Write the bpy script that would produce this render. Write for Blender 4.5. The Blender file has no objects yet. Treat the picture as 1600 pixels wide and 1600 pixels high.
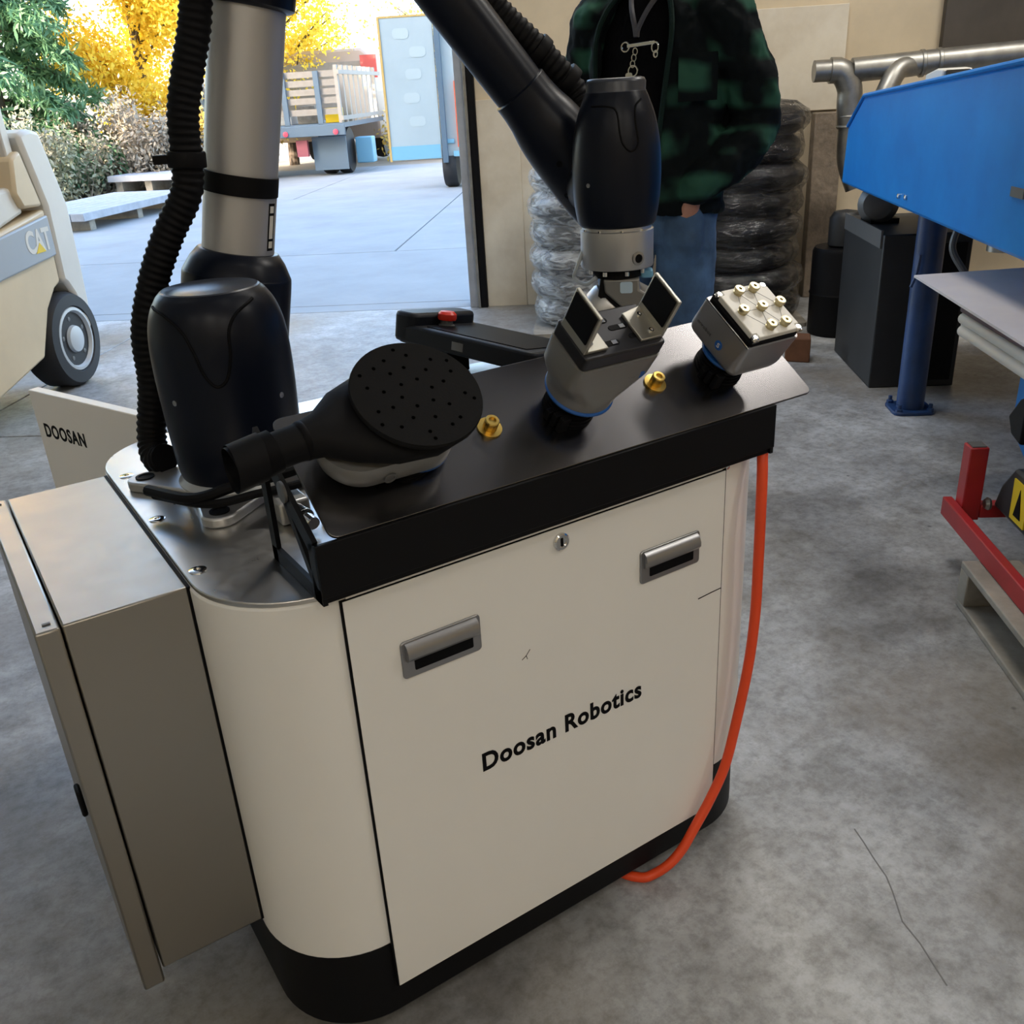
import bpy, bmesh, math, random
from mathutils import Vector, Matrix
import numpy as np
PI = math.pi
R = math.radians
sc = bpy.context.scene
col = sc.collection

# ---------------------------------------------------------------- camera
F_PX = 1454.5407
cam_d = bpy.data.cameras.new('camera')
cam_d.sensor_width = 36.0
cam_d.lens = F_PX / 1600.0 * 36.0
cam_d.clip_start = 0.02
cam_d.clip_end = 300
cam = bpy.data.objects.new('camera', cam_d)
col.objects.link(cam)
r0 = Vector((0.83260, -0.55113, -0.05516)); r1 = Vector((-0.27050, -0.31780, -0.90873)); r2 = Vector((0.48333, 0.77153, -0.41372))
M = Matrix((( r0.x, -r1.x, -r2.x, -0.3313), (r0.y, -r1.y, -r2.y, -0.9142), (r0.z, -r1.z, -r2.z, 1.2623), (0, 0, 0, 1)))
cam.matrix_world = M
sc.camera = cam

# ---------------------------------------------------------------- frames
WD = Vector((0.791, -0.612, 0)); NB = Vector((0.612, 0.791, 0))
def frame(ex, ey, ez, o):
    return Matrix(((ex[0], ey[0], ez[0], o[0]), (ex[1], ey[1], ez[1], o[1]), (ex[2], ey[2], ez[2], o[2]), (0, 0, 0, 1)))
ROOM = frame(WD, NB, (0, 0, 1), (2.77, 4.22, 0))             # along the door wall, outwards, up
_c, _s = math.cos(R(35)), math.sin(R(35))
PLATE = frame((1, 0, 0), (0, _c, _s), (0, -_s, _c), (0, -.02, .82))   # sloping tool plate
ARM = frame((.929, -.37, 0), (.37, .929, 0), (0, 0, 1), (.03, .42, 0))  # plane of the robot arm
IDM = Matrix.Identity(4)

# ---------------------------------------------------------------- world, sun, lights, exposure
sc.view_settings.view_transform = 'Standard'
sc.view_settings.look = 'None'
sc.view_settings.exposure = 0.0
sc.view_settings.gamma = 1.0
sc.view_settings.use_curve_mapping = False
sc.cycles.max_bounces = 8; sc.cycles.diffuse_bounces = 5; sc.cycles.glossy_bounces = 3; sc.cycles.transmission_bounces = 3; sc.cycles.transparent_max_bounces = 8; sc.cycles.use_adaptive_sampling = True; sc.cycles.adaptive_threshold = 0.025; sc.cycles.use_denoising = True
SUN_FROM = (WD * -.6 - NB * .8).normalized()
SUN_EL = R(24)
world = bpy.data.worlds.new('sky'); sc.world = world; world.use_nodes = True
wn = world.node_tree; wn.nodes.clear()
wo = wn.nodes.new('ShaderNodeOutputWorld'); wb = wn.nodes.new('ShaderNodeBackground'); ws = wn.nodes.new('ShaderNodeTexSky')
ws.sky_type = 'NISHITA'; ws.sun_disc = False; ws.sun_elevation = SUN_EL
ws.sun_rotation = math.atan2(SUN_FROM.x, SUN_FROM.y)
ws.altitude = 200; ws.air_density = 1.0; ws.dust_density = 2.5; ws.ozone_density = 1.0
wb.inputs['Strength'].default_value = 1.5
wn.links.new(ws.outputs[0], wb.inputs[0]); wn.links.new(wb.outputs[0], wo.inputs[0])
sun_d = bpy.data.lights.new('sun', 'SUN'); sun_d.energy = 19; sun_d.angle = R(0.6); sun_d.color = (1, .86, .66)
sun = bpy.data.objects.new('sun', sun_d); col.objects.link(sun)
sdir = Vector((SUN_FROM.x * math.cos(SUN_EL), SUN_FROM.y * math.cos(SUN_EL), math.sin(SUN_EL)))
sun.rotation_euler = sdir.to_track_quat('Z', 'Y').to_euler()
sun.location = (0, 0, 30)
CEIL = 4.6
ADDED_LAMPS = [(-1.6, -9.4, 17), (1.2, -9.4, 43), (4.0, -9.4, 47), (-1.6, -5.2, 2), (1.9, -5.6, 5), (4.6, -4.6, 45), (3.4, -2.2, 68), (.9, -2.3, 64)]  # out-of-view lamps added to brighten the cart, back wall and blue machine
for la, lb, le in ADDED_LAMPS:
    ld = bpy.data.lights.new('added_strip_light', 'AREA'); ld.shape = 'RECTANGLE'; ld.size = 1.25; ld.size_y = .28
    ld.energy = le; ld.color = (1, .95, .87)
    lo = bpy.data.objects.new('added_strip_light', ld); col.objects.link(lo)
    lo.location = ROOM @ Vector((la, lb, CEIL - .42)); lo.rotation_euler = (0, 0, math.atan2(WD.y, WD.x))

# ---------------------------------------------------------------- materials
MATS = {}
def mat(name, c, rough=.5, metal=0, noise=None, bump=None, spec=.5, coat=0, trans=0, alpha=1, emit=None, aniso=0, c2=None, rn=None, coord='Object'):
    if name in MATS: return MATS[name]
    m = bpy.data.materials.new(name); m.use_nodes = True; nt = m.node_tree; b = nt.nodes['Principled BSDF']
    c = tuple(c) + (1,) if len(c) == 3 else c
    b.inputs['Base Color'].default_value = c; b.inputs['Roughness'].default_value = rough; b.inputs['Metallic'].default_value = metal
    b.inputs['Specular IOR Level'].default_value = spec; b.inputs['Coat Weight'].default_value = coat
    b.inputs['Transmission Weight'].default_value = trans; b.inputs['Alpha'].default_value = alpha
    if aniso: b.inputs['Anisotropic'].default_value = aniso
    if emit: b.inputs['Emission Color'].default_value = tuple(emit[:3]) + (1,); b.inputs['Emission Strength'].default_value = emit[3]
    tc = None
    if noise or bump or rn:
        tc = nt.nodes.new('ShaderNodeTexCoord')
    if noise:
        n = nt.nodes.new('ShaderNodeTexNoise'); n.inputs['Scale'].default_value = noise[0]; n.inputs['Detail'].default_value = 6; n.inputs['Roughness'].default_value = .62
        nt.links.new(tc.outputs[coord], n.inputs['Vector'])
        r = nt.nodes.new('ShaderNodeValToRGB'); k = noise[1]
        r.color_ramp.elements[0].position = .32; r.color_ramp.elements[1].position = .7
        a = c2 if c2 else (c[0] * k, c[1] * k, c[2] * k)
        r.color_ramp.elements[0].color = tuple(a[:3]) + (1,); r.color_ramp.elements[1].color = c
        nt.links.new(n.outputs['Fac'], r.inputs['Fac']); nt.links.new(r.outputs['Color'], b.inputs['Base Color'])
    if rn:
        n2 = nt.nodes.new('ShaderNodeTexNoise'); n2.inputs['Scale'].default_value = rn[0]; n2.inputs['Detail'].default_value = 4
        nt.links.new(tc.outputs[coord], n2.inputs['Vector'])
        mr = nt.nodes.new('ShaderNodeMapRange'); mr.inputs['To Min'].default_value = rn[1]; mr.inputs['To Max'].default_value = rn[2]
        nt.links.new(n2.outputs['Fac'], mr.inputs['Value']); nt.links.new(mr.outputs['Result'], b.inputs['Roughness'])
    if bump:
        n3 = nt.nodes.new('ShaderNodeTexNoise'); n3.inputs['Scale'].default_value = bump[0]; n3.inputs['Detail'].default_value = 3
        nt.links.new(tc.outputs[coord], n3.inputs['Vector'])
        bp = nt.nodes.new('ShaderNodeBump'); bp.inputs['Strength'].default_value = bump[1]; bp.inputs['Distance'].default_value = bump[2] if len(bump) > 2 else .01
        nt.links.new(n3.outputs['Fac'], bp.inputs['Height']); nt.links.new(bp.outputs['Normal'], b.inputs['Normal'])
    MATS[name] = m
    return m

def floor_mat():
    m = bpy.data.materials.new('polished_concrete'); m.use_nodes = True; nt = m.node_tree; b = nt.nodes['Principled BSDF']; L = nt.links.new
    tc = nt.nodes.new('ShaderNodeTexCoord')
    def noise(s, d=8, r=.6):
        n = nt.nodes.new('ShaderNodeTexNoise'); n.inputs['Scale'].default_value = s; n.inputs['Detail'].default_value = d; n.inputs['Roughness'].default_value = r
        L(tc.outputs['Object'], n.inputs['Vector']); return n.outputs['Fac']
    def ramp(f, p0, c0, p1, c1):
        r = nt.nodes.new('ShaderNodeValToRGB'); e = r.color_ramp.elements
        e[0].position = p0; e[0].color = c0 + (1,); e[1].position = p1; e[1].color = c1 + (1,); L(f, r.inputs['Fac']); return r.outputs['Color']
    def mix(f, a, c, mode='MIX'):
        x = nt.nodes.new('ShaderNodeMix'); x.data_type = 'RGBA'; x.blend_type = mode
        if isinstance(f, float): x.inputs[0].default_value = f
        else: L(f, x.inputs[0])
        L(a, x.inputs[6]); L(c, x.inputs[7]); return x.outputs[2]
    base = ramp(noise(1.1), .3, (.20, .20, .20), .70, (.62, .645, .67))
    fine = ramp(noise(7, 10, .72), .34, (.45, .43, .40), .62, (1, 1, 1))
    c = mix(.8, base, fine, 'MULTIPLY')
    grit = ramp(noise(34, 6, .75), .36, (.55, .54, .52), .56, (1, 1, 1))
    c = mix(.7, c, grit, 'MULTIPLY')
    stain = ramp(noise(.75, 5, .55), .50, (0, 0, 0), .68, (.85, .85, .85))
    brown = nt.nodes.new('ShaderNodeRGB'); brown.outputs[0].default_value = (.20, .165, .12, 1)
    c = mix(stain, c, brown.outputs[0])
    v = nt.nodes.new('ShaderNodeTexVoronoi'); v.inputs['Scale'].default_value = 7; L(tc.outputs['Object'], v.inputs['Vector'])
    sp = ramp(v.outputs['Distance'], .03, (.7, .7, .7), .06, (0, 0, 0))
    dk = nt.nodes.new('ShaderNodeRGB'); dk.outputs[0].default_value = (.06, .06, .065, 1)
    c = mix(sp, c, dk.outputs[0])
    L(c, b.inputs['Base Color'])
    rr = nt.nodes.new('ShaderNodeMapRange'); rr.inputs['To Min'].default_value = .3; rr.inputs['To Max'].default_value = .6
    L(noise(2.3), rr.inputs['Value']); L(rr.outputs[0], b.inputs['Roughness'])
    bp = nt.nodes.new('ShaderNodeBump'); bp.inputs['Strength'].default_value = .25; bp.inputs['Distance'].default_value = .004
    L(noise(14), bp.inputs['Height']); L(bp.outputs[0], b.inputs['Normal'])
    return m
M_FLOOR = floor_mat()
M_APRON = mat('apron_concrete', (.37, .385, .39), .85, noise=(1.3, .8), bump=(20, .2, .004))
M_WALL = mat('tan_wall', (.74, .62, .44), .8, noise=(1.4, .75), bump=(30, .1, .003))
M_WALLP = mat('pale_wall_board', (.80, .74, .62), .75, noise=(2.2, .72), c2=(.58, .50, .38))
M_DARKP = mat('dark_brown_board', (.085, .072, .06), .6, noise=(3, .6))
M_CEIL = mat('ceiling_white', (.8, .78, .74), .9)
M_CART = mat('cart_white', (.82, .81, .785), .42, bump=(300, .03, .001), noise=(2.5, .96))
M_BLACK = mat('black_paint', (.003, .003, .004), .5, spec=.18)
M_SATIN = mat('black_satin_plate', (.16, .155, .16), .25, 1)
M_RUB = mat('black_rubber', (.004, .004, .005), .6, spec=.14)
M_STEEL = mat('brushed_steel', (.56, .55, .53), .3, 1, rn=(60, .24, .36), aniso=.4)
M_STAIN = mat('stainless_box', (.355, .335, .30), .36, 1, rn=(30, .3, .42))
M_ALU = mat('cast_aluminium', (.5, .5, .5), .42, .85, bump=(120, .08, .001))
M_TUBE = mat('silver_tube', (.50, .50, .51), .45, .55, bump=(500, .05, .0005))
M_NAVY = mat('navy_shell', (.004, .006, .013), .34, spec=.2, bump=(400, .05, .0005))
M_NAVY2 = mat('navy_cap', (.03, .035, .05), .34)
M_CHROME = mat('chrome', (.7, .7, .7), .12, 1)
M_PEWT = mat('pewter_handle', (.33, .33, .34), .33, .9)
M_BRASS = mat('brass', (.75, .52, .14), .28, 1)
M_DBRASS = mat('pale_brass', (.55, .48, .30), .35, 1)
M_ORANGE = mat('orange_cord', (.80, .07, .012), .45)
M_INK = mat('black_ink', (.003, .003, .004), .6, spec=.1)
M_BLUEP = mat('blue_ring', (.012, .10, .38), .4)
M_WHITEP = mat('white_plastic', (.78, .76, .7), .4)
M_TOOLG = mat('tool_grey', (.215, .213, .208), .38, .35)
M_RED = mat('red_button', (.62, .03, .015), .35)
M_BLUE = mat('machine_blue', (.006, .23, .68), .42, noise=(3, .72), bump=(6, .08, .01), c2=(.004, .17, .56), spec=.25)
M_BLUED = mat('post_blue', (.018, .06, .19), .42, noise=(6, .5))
M_GALV = mat('galvanised', (.40, .39, .36), .42, .9, noise=(14, .7), bump=(30, .1, .002))
M_JACK = mat('red_paint', (.42, .018, .022), .4, noise=(7, .75))
M_SHEET = mat('steel_sheet', (.74, .70, .68), .5, .2, noise=(3, .8), c2=(.62, .58, .60))
M_WOODP = mat('pallet_wood', (.36, .33, .28), .8, noise=(9, .6), bump=(40, .3, .004))
M_WOODG = mat('grey_plank', (.44, .46, .50), .8, noise=(7, .75))
M_DARKM = mat('dark_machine', (.022, .023, .025), .5, noise=(6, .6))
M_GREYM = mat('mid_grey_steel', (.13, .13, .13), .5, .4)
M_YEL = mat('warning_yellow', (.78, .55, .01), .5)
M_FORK = mat('forklift_cream', (.70, .56, .36), .45, noise=(2.5, .86))
M_FORKW = mat('forklift_white', (.70, .68, .62), .4, noise=(3, .9))
M_FORKG = mat('forklift_grey', (.36, .40, .44), .45)
M_BRN = mat('seat_brown', (.16, .06, .02), .6)
M_RIM = mat('wheel_rim', (.52, .55, .57), .5, .2)
M_TYRE = mat('tyre', (.014, .014, .016), .62)
M_STACKT = mat('stack_tyre', (.005, .005, .006), .35, spec=.3)
M_SKIN = mat('skin', (.50, .24, .16), .5, noise=(30, .85))
M_HAIR = mat('hair', (.06, .04, .025), .7)
M_SHIRT = mat('black_shirt', (.003, .003, .004), .9, bump=(25, .3, .01), spec=.08)
M_JEANS = mat('blue_denim', (.065, .14, .27), .8, noise=(9, .45), bump=(14, .5, .015))
M_SHOE = mat('brown_boot', (.09, .05, .03), .6)
M_GLASS = mat('window_glass', (.55, .66, .72), .1, .3)
M_TRUCKB = mat('truck_blue_grey', (.10, .15, .20), .5)
M_TRUCKW = mat('truck_wood', (.30, .27, .23), .7, noise=(8, .8))
M_SLAT = mat('stake_slat', (.34, .31, .27), .7)
M_TAIL = mat('tail_lamp', (.75, .08, .12), .3)
M_TRL = mat('trailer_white', (.40, .47, .49), .5, noise=(1.8, .93))
M_TRLB = mat('trailer_blue_band', (.20, .44, .58), .45)
M_TRLO = mat('trailer_edge_sunlit', (.55, .36, .12), .5)  # sunlight on the left and top door edges, put into the colour
M_BARK = mat('bark', (.13, .10, .08), .9, noise=(12, .6))
def leafmat(name, c, c2, tr):
    m = mat(name, c, .6, noise=(1.6, .6), c2=c2); nt = m.node_tree; b = nt.nodes['Principled BSDF']; t = nt.nodes.new('ShaderNodeBsdfTranslucent'); x = nt.nodes.new('ShaderNodeMixShader'); x.inputs[0].default_value = tr
    src = b.inputs['Base Color'].links[0].from_socket; nt.links.new(src, t.inputs[0]); nt.links.new(b.outputs[0], x.inputs[1]); nt.links.new(t.outputs[0], x.inputs[2]); nt.links.new(x.outputs[0], nt.nodes['Material Output'].inputs[0]); return m
M_GREEN = leafmat('conifer_needles', (.18, .34, .16), (.09, .21, .11), .3)
M_GREEN2 = mat('brush_green', (.28, .33, .18), .8, noise=(3, .5), c2=(.34, .29, .22))
M_LEAFY = leafmat('yellow_leaves', (1, .84, .12), (.96, .68, .07), .5)
M_BRUSH = mat('dry_brush', (.52, .44, .33), .9, noise=(4, .5))
M_HEDGE = mat('gold_hedge', (.80, .56, .12), .8, noise=(3, .7))
M_DIRT = mat('dry_ground', (.42, .36, .28), .95, noise=(1.5, .75))
M_CARD = mat('rust_box', (.20, .085, .04), .8, noise=(9, .6))
M_BRICKR = mat('red_container', (.45, .07, .06), .6)

def plaid():
    m = bpy.data.materials.new('green_plaid'); m.use_nodes = True; nt = m.node_tree; b = nt.nodes['Principled BSDF']; L = nt.links.new
    tc = nt.nodes.new('ShaderNodeTexCoord')
    nz = nt.nodes.new('ShaderNodeTexNoise'); nz.inputs['Scale'].default_value = 5; L(tc.outputs['Object'], nz.inputs['Vector'])
    ad = nt.nodes.new('ShaderNodeVectorMath'); ad.operation = 'MULTIPLY_ADD'; ad.inputs[1].default_value = (.06, .06, .06)
    L(nz.outputs['Color'], ad.inputs[0]); L(tc.outputs['Object'], ad.inputs[2])
    sx = nt.nodes.new('ShaderNodeSeparateXYZ'); L(ad.outputs[0], sx.inputs[0])
    def band(o, fr):
        a = nt.nodes.new('ShaderNodeMath'); a.operation = 'MULTIPLY'; a.inputs[1].default_value = fr; L(o, a.inputs[0])
        s = nt.nodes.new('ShaderNodeMath'); s.operation = 'SINE'; L(a.outputs[0], s.inputs[0])
        g = nt.nodes.new('ShaderNodeMapRange'); g.inputs['From Min'].default_value = -.55; g.inputs['From Max'].default_value = .45; L(s.outputs[0], g.inputs['Value'])
        return g.outputs[0]
    mu = nt.nodes.new('ShaderNodeMath'); mu.operation = 'MULTIPLY'
    L(band(sx.outputs['Z'], 52), mu.inputs[0]); 
    sm = nt.nodes.new('ShaderNodeMath'); sm.operation = 'ADD'; L(sx.outputs['X'], sm.inputs[0]); L(sx.outputs['Y'], sm.inputs[1])
    L(band(sm.outputs[0], 45), mu.inputs[1])
    r = nt.nodes.new('ShaderNodeValToRGB'); e = r.color_ramp.elements
    e[0].color = (.003, .005, .006, 1); e[1].color = (.024, .078, .052, 1); L(mu.outputs[0], r.inputs['Fac'])
    L(r.outputs[0], b.inputs['Base Color']); b.inputs['Roughness'].default_value = .85
    b.inputs['Specular IOR Level'].default_value = .12
    n3 = nt.nodes.new('ShaderNodeTexNoise'); n3.inputs['Scale'].default_value = 11; L(tc.outputs['Object'], n3.inputs['Vector'])
    bp = nt.nodes.new('ShaderNodeBump'); bp.inputs['Strength'].default_value = .8; bp.inputs['Distance'].default_value = .03
    L(n3.outputs['Fac'], bp.inputs['Height']); L(bp.outputs[0], b.inputs['Normal'])
    return m
M_PLAID = plaid()

def film(name, tint, op, rough=.09):
    m = bpy.data.materials.new(name); m.use_nodes = True; nt = m.node_tree; L = nt.links.new
    b = nt.nodes['Principled BSDF']; b.inputs['Base Color'].default_value = tint + (1,); b.inputs['Roughness'].default_value = rough
    b.inputs['Specular IOR Level'].default_value = .9
    tc = nt.nodes.new('ShaderNodeTexCoord'); mp = nt.nodes.new('ShaderNodeMapping'); mp.inputs['Scale'].default_value = (1, 1, 3.5); L(tc.outputs['Object'], mp.inputs[0])
    n = nt.nodes.new('ShaderNodeTexNoise'); n.inputs['Scale'].default_value = 9; n.inputs['Detail'].default_value = 6; n.inputs['Distortion'].default_value = 1.5; L(mp.outputs[0], n.inputs['Vector'])
    bp = nt.nodes.new('ShaderNodeBump'); bp.inputs['Strength'].default_value = .9; bp.inputs['Distance'].default_value = .02
    L(n.outputs['Fac'], bp.inputs['Height']); L(bp.outputs[0], b.inputs['Normal'])
    mr = nt.nodes.new('ShaderNodeMapRange'); mr.inputs['From Min'].default_value = .4; mr.inputs['From Max'].default_value = .7; mr.inputs['To Min'].default_value = op * .5; mr.inputs['To Max'].default_value = min(1, op * 1.7)
    L(n.outputs['Fac'], mr.inputs['Value']); L(mr.outputs[0], b.inputs['Alpha'])
    return m
M_FILMC = film('doorlit_clear_film', (.75, .78, .80), .42)  # door light on the film put into its whitish tint
M_FILMD = film('dark_tint_film', (.03, .03, .035), .6, .07)  # same film away from the door light, tinted dark

# ---------------------------------------------------------------- mesh helpers
WL = {}
class MB:
    def __init__(s, M=IDM): s.v = []; s.f = []; s.M = M
    def add(s, vs, fs):
        o = len(s.v); s.v += [s.M @ Vector(p) for p in vs]; s.f += [tuple(i + o for i in f) for f in fs]; return s
    def box(s, x0, x1, y0, y1, z0, z1):
        return s.add([(x0, y0, z0), (x1, y0, z0), (x1, y1, z0), (x0, y1, z0), (x0, y0, z1), (x1, y0, z1), (x1, y1, z1), (x0, y1, z1)],
                     [(0, 3, 2, 1), (4, 5, 6, 7), (0, 1, 5, 4), (1, 2, 6, 5), (2, 3, 7, 6), (3, 0, 4, 7)])
    def bar(s, p0, p1, w, h, up=(0, 0, 1)):
        p0 = Vector(p0); p1 = Vector(p1); d = (p1 - p0).normalized(); u = Vector(up)
        if abs(d.dot(u)) > .98: u = Vector((1, 0, 0))
        a = d.cross(u).normalized() * w / 2; b = a.cross(d).normalized() * h / 2
        vs = [p + i * a + j * b for p in (p0, p1) for i, j in ((-1, -1), (1, -1), (1, 1), (-1, 1))]
        return s.add(vs, [(0, 1, 2, 3), (7, 6, 5, 4), (0, 4, 5, 1), (1, 5, 6, 2), (2, 6, 7, 3), (3, 7, 4, 0)])
    def loft(s, rings, caps=(True, True), closed=True):
        n = len(rings[0]); vs = [p for r in rings for p in r]; fs = []
        for i in range(len(rings) - 1):
            for j in range(n if closed else n - 1):
                k = (j + 1) % n; fs.append((i * n + j, i * n + k, (i + 1) * n + k, (i + 1) * n + j))
        if caps[0]: fs.append(tuple(reversed(range(n))))
        if caps[1]: fs.append(tuple((len(rings) - 1) * n + j for j in range(n)))
        return s.add(vs, fs)
    def lathe(s, prof, c=(0, 0, 0), axis=(0, 0, 1), n=32, caps=(True, True)):
        ax = Vector(axis).normalized(); t = Vector((1, 0, 0)) if abs(ax.x) < .9 else Vector((0, 1, 0))
        e1 = (t - ax * t.dot(ax)).normalized(); e2 = ax.cross(e1); c = Vector(c)
        return s.loft([[c + ax * h + (e1 * math.cos(2 * PI * k / n) + e2 * math.sin(2 * PI * k / n)) * max(r, 1e-4) for k in range(n)] for r, h in prof], caps)
    def cyl(s, p0, p1, r, r2=None, n=20):
        p0 = Vector(p0); p1 = Vector(p1); r2 = r if r2 is None else r2
        return s.lathe([(r, 0), (r2, (p1 - p0).length)], p0, p1 - p0, n)
    def tube(s, path, r, n=10, caps=(True, True)):
        P = [Vector(p) for p in path]; rings = []; prev = None
        for i, p in enumerate(P):
            d = (P[min(i + 1, len(P) - 1)] - P[max(i - 1, 0)]).normalized()
            if prev is None:
                t = Vector((0, 0, 1)) if abs(d.z) < .9 else Vector((1, 0, 0)); e1 = (t - d * t.dot(d)).normalized()
            else:
                e1 = (prev - d * prev.dot(d)).normalized()
            prev = e1; e2 = d.cross(e1); rr = r[i] if hasattr(r, '__len__') else r
            rings.append([p + (e1 * math.cos(2 * PI * k / n) + e2 * math.sin(2 * PI * k / n)) * rr for k in range(n)])
        return s.loft(rings, caps)
    def prism(s, poly, z0, z1, f=None):
        g = f or (lambda p, z: (p[0], p[1], z)); n = len(poly)
        return s.loft([[g(p, z0) for p in poly], [g(p, z1) for p in poly]])
    def build(s, name, m, parent=None, ang=35, bev=0, seg=2, sub=0, kind=None, label=None, cat=None, group=None, origin=None, flat=False):
        me = bpy.data.meshes.new(name)
        lo = Vector([min(p[i] for p in s.v) for i in range(3)]); hi = Vector([max(p[i] for p in s.v) for i in range(3)])
        c = Vector(origin) if origin is not None else (lo + hi) / 2
        me.from_pydata([tuple(p - c) for p in s.v], [], s.f)
        bm = bmesh.new(); bm.from_mesh(me); bmesh.ops.recalc_face_normals(bm, faces=bm.faces); bm.to_mesh(me); bm.free()
        if not flat:
            me.polygons.foreach_set('use_smooth', [True] * len(me.polygons)); me.set_sharp_from_angle(angle=R(ang))
        me.materials.append(m)
        return place(name, me, c, parent, bev, seg, sub, kind, label, cat, group)

def place(name, data, c, parent=None, bev=0, seg=2, sub=0, kind=None, label=None, cat=None, group=None, rot=None):
    o = bpy.data.objects.new(name, data); col.objects.link(o)
    if parent is not None: o.parent = parent; o.location = Vector(c) - WL[parent.name]
    else: o.location = c
    if rot is not None: o.rotation_euler = rot
    WL[o.name] = Vector(c)
    if bev:
        b = o.modifiers.new('bevel', 'BEVEL'); b.width = bev; b.segments = seg; b.limit_method = 'ANGLE'; b.angle_limit = R(40); b.harden_normals = False
    if sub:
        q = o.modifiers.new('sub', 'SUBSURF'); q.levels = sub; q.render_levels = sub
    if kind: o['kind'] = kind
    if label: o['label'] = label
    if cat: o['category'] = cat
    if group: o['group'] = group
    return o

def thing(name, label, cat, loc, group=None, kind=None):
    o = bpy.data.objects.new(name, None); col.objects.link(o); o.location = loc; o.empty_display_size = .05
    o['label'] = label; o['category'] = cat; WL[o.name] = Vector(loc)
    if group: o['group'] = group
    if kind: o['kind'] = kind
    return o

def mv(M, x, y, z): return M @ Vector((x, y, z))
def rrect(x0, x1, y0, y1, r, n=8):
    pts = []
    for cx, cy, a0 in ((x1 - r, y1 - r, 0), (x0 + r, y1 - r, 90), (x0 + r, y0 + r, 180), (x1 - r, y0 + r, 270)):
        for k in range(n + 1):
            a = R(a0 + 90 * k / n); pts.append((cx + r * math.cos(a), cy + r * math.sin(a)))
    return pts
def spline(P, n):
    P = [Vector(p) for p in P]; Q = [P[0] * 2 - P[1]] + P + [P[-1] * 2 - P[-2]]; out = []
    for i in range(1, len(Q) - 2):
        a, b, c, d = Q[i - 1:i + 3]
        for k in range(n):
            t = k / n
            out.append(.5 * ((2 * b) + (c - a) * t + (2 * a - 5 * b + 4 * c - d) * t * t + (3 * b - a - 3 * c + d) * t ** 3))
    out.append(P[-1]); return out
def resample(P, step):
    d = [0]
    for i in range(1, len(P)): d.append(d[-1] + (P[i] - P[i - 1]).length)
    n = max(2, int(d[-1] / step)); out = []; j = 0
    for k in range(n + 1):
        t = d[-1] * k / n
        while j < len(d) - 2 and d[j + 1] < t: j += 1
        w = (t - d[j]) / max(1e-9, d[j + 1] - d[j]); out.append(P[j].lerp(P[j + 1], min(1, w)))
    return out
def text(name, body, M, w, h, m, parent, bold=.0, thick=.0006, space=1.0):
    cu = bpy.data.curves.new('t', 'FONT'); cu.body = body; cu.size = 1; cu.extrude = .02; cu.offset = bold; cu.space_character = space
    cu.resolution_u = 4
    o = bpy.data.objects.new('t', cu); col.objects.link(o); bpy.context.view_layer.update()
    me = bpy.data.meshes.new_from_object(o); bpy.data.objects.remove(o)
    vs = [v.co.copy() for v in me.vertices]; x0 = min(v.x for v in vs); x1 = max(v.x for v in vs); y0 = min(v.y for v in vs); y1 = max(v.y for v in vs)
    c = M @ Vector((w / 2, h / 2, 0))
    for v, p in zip(me.vertices, vs):
        v.co = M @ Vector(((p.x - x0) / (x1 - x0) * w, (p.y - y0) / (y1 - y0) * h, (p.z + .02) / .04 * thick)) - c
    me.materials.clear(); me.materials.append(m); me.name = name
    return place(name, me, c, parent)
def instance(src, name, c, parent, rot=None):
    o = bpy.data.objects.new(name, src.data); col.objects.link(o); o.parent = parent
    o.location = Vector(c) - WL[parent.name] if parent else c; WL[o.name] = Vector(c)
    if rot is not None: o.rotation_euler = rot
    for md in src.modifiers:
        q = o.modifiers.new(md.name, md.type)
        for k in ('width', 'segments', 'limit_method', 'angle_limit'):
            if hasattr(md, k): setattr(q, k, getattr(md, k))
    return o

# ================================================================ STRUCTURE
fl = MB(ROOM).box(-8.2, 7.4, -10.2, 0, -.3, -.03).build('floor', M_FLOOR, kind='structure')
def slab(poly, m, par, z=0.0, name='slab'):
    return MB(ROOM).prism(poly, -.03, z).build(name, m, par, bev=.003, seg=1, origin=ROOM @ Vector((0, 0, 0)))
g = .004
slab([(-8.2, -10.2), (-2.13 - g, -10.2), (-2.13 - g, -2.3 - g), (-8.2, -2.3 - g)], M_FLOOR, fl)
slab([(-8.2, -2.3 + g), (-2.13 - g, -2.3 + g), (-2.13 - g, 0), (-8.2, 0)], M_FLOOR, fl)
slab([(-2.13 + g, -2.3 + g), (.9 - g, -2.3 + g), (.9 - g, 0), (-2.13 + g, 0)], M_FLOOR, fl)
slab([(-2.13 + g, -10.2), (7.4, -10.2), (7.4, 0), (.9 + g, 0), (.9 + g, -2.3 - g), (-2.13 + g, -2.3 - g)], M_FLOOR, fl)
def fstain(pts, wd_, m_):
    k_ = MB()
    for i in range(len(pts) - 1): k_.bar((pts[i][0], pts[i][1], .0), (pts[i + 1][0], pts[i + 1][1], .0), wd_, .0012)
    k_.build('floor_crack', m_, fl)
M_CRACK = mat('crack_dark', (.17, .17, .17), .9)
fstain([(.853, -.132), (.838, -.165), (.822, -.196), (.804, -.236), (.785, -.262), (.745, -.31), (.731, -.352), (.697, -.421)], .0022, M_CRACK)
gr = MB(ROOM).box(-60, 60, .0, 90, -.35, -.035).build('ground', M_DIRT, kind='structure')
slab([(-8.2, .008), (7, .008), (7, .2), (-8.2, .2)], M_APRON, gr)
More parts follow.
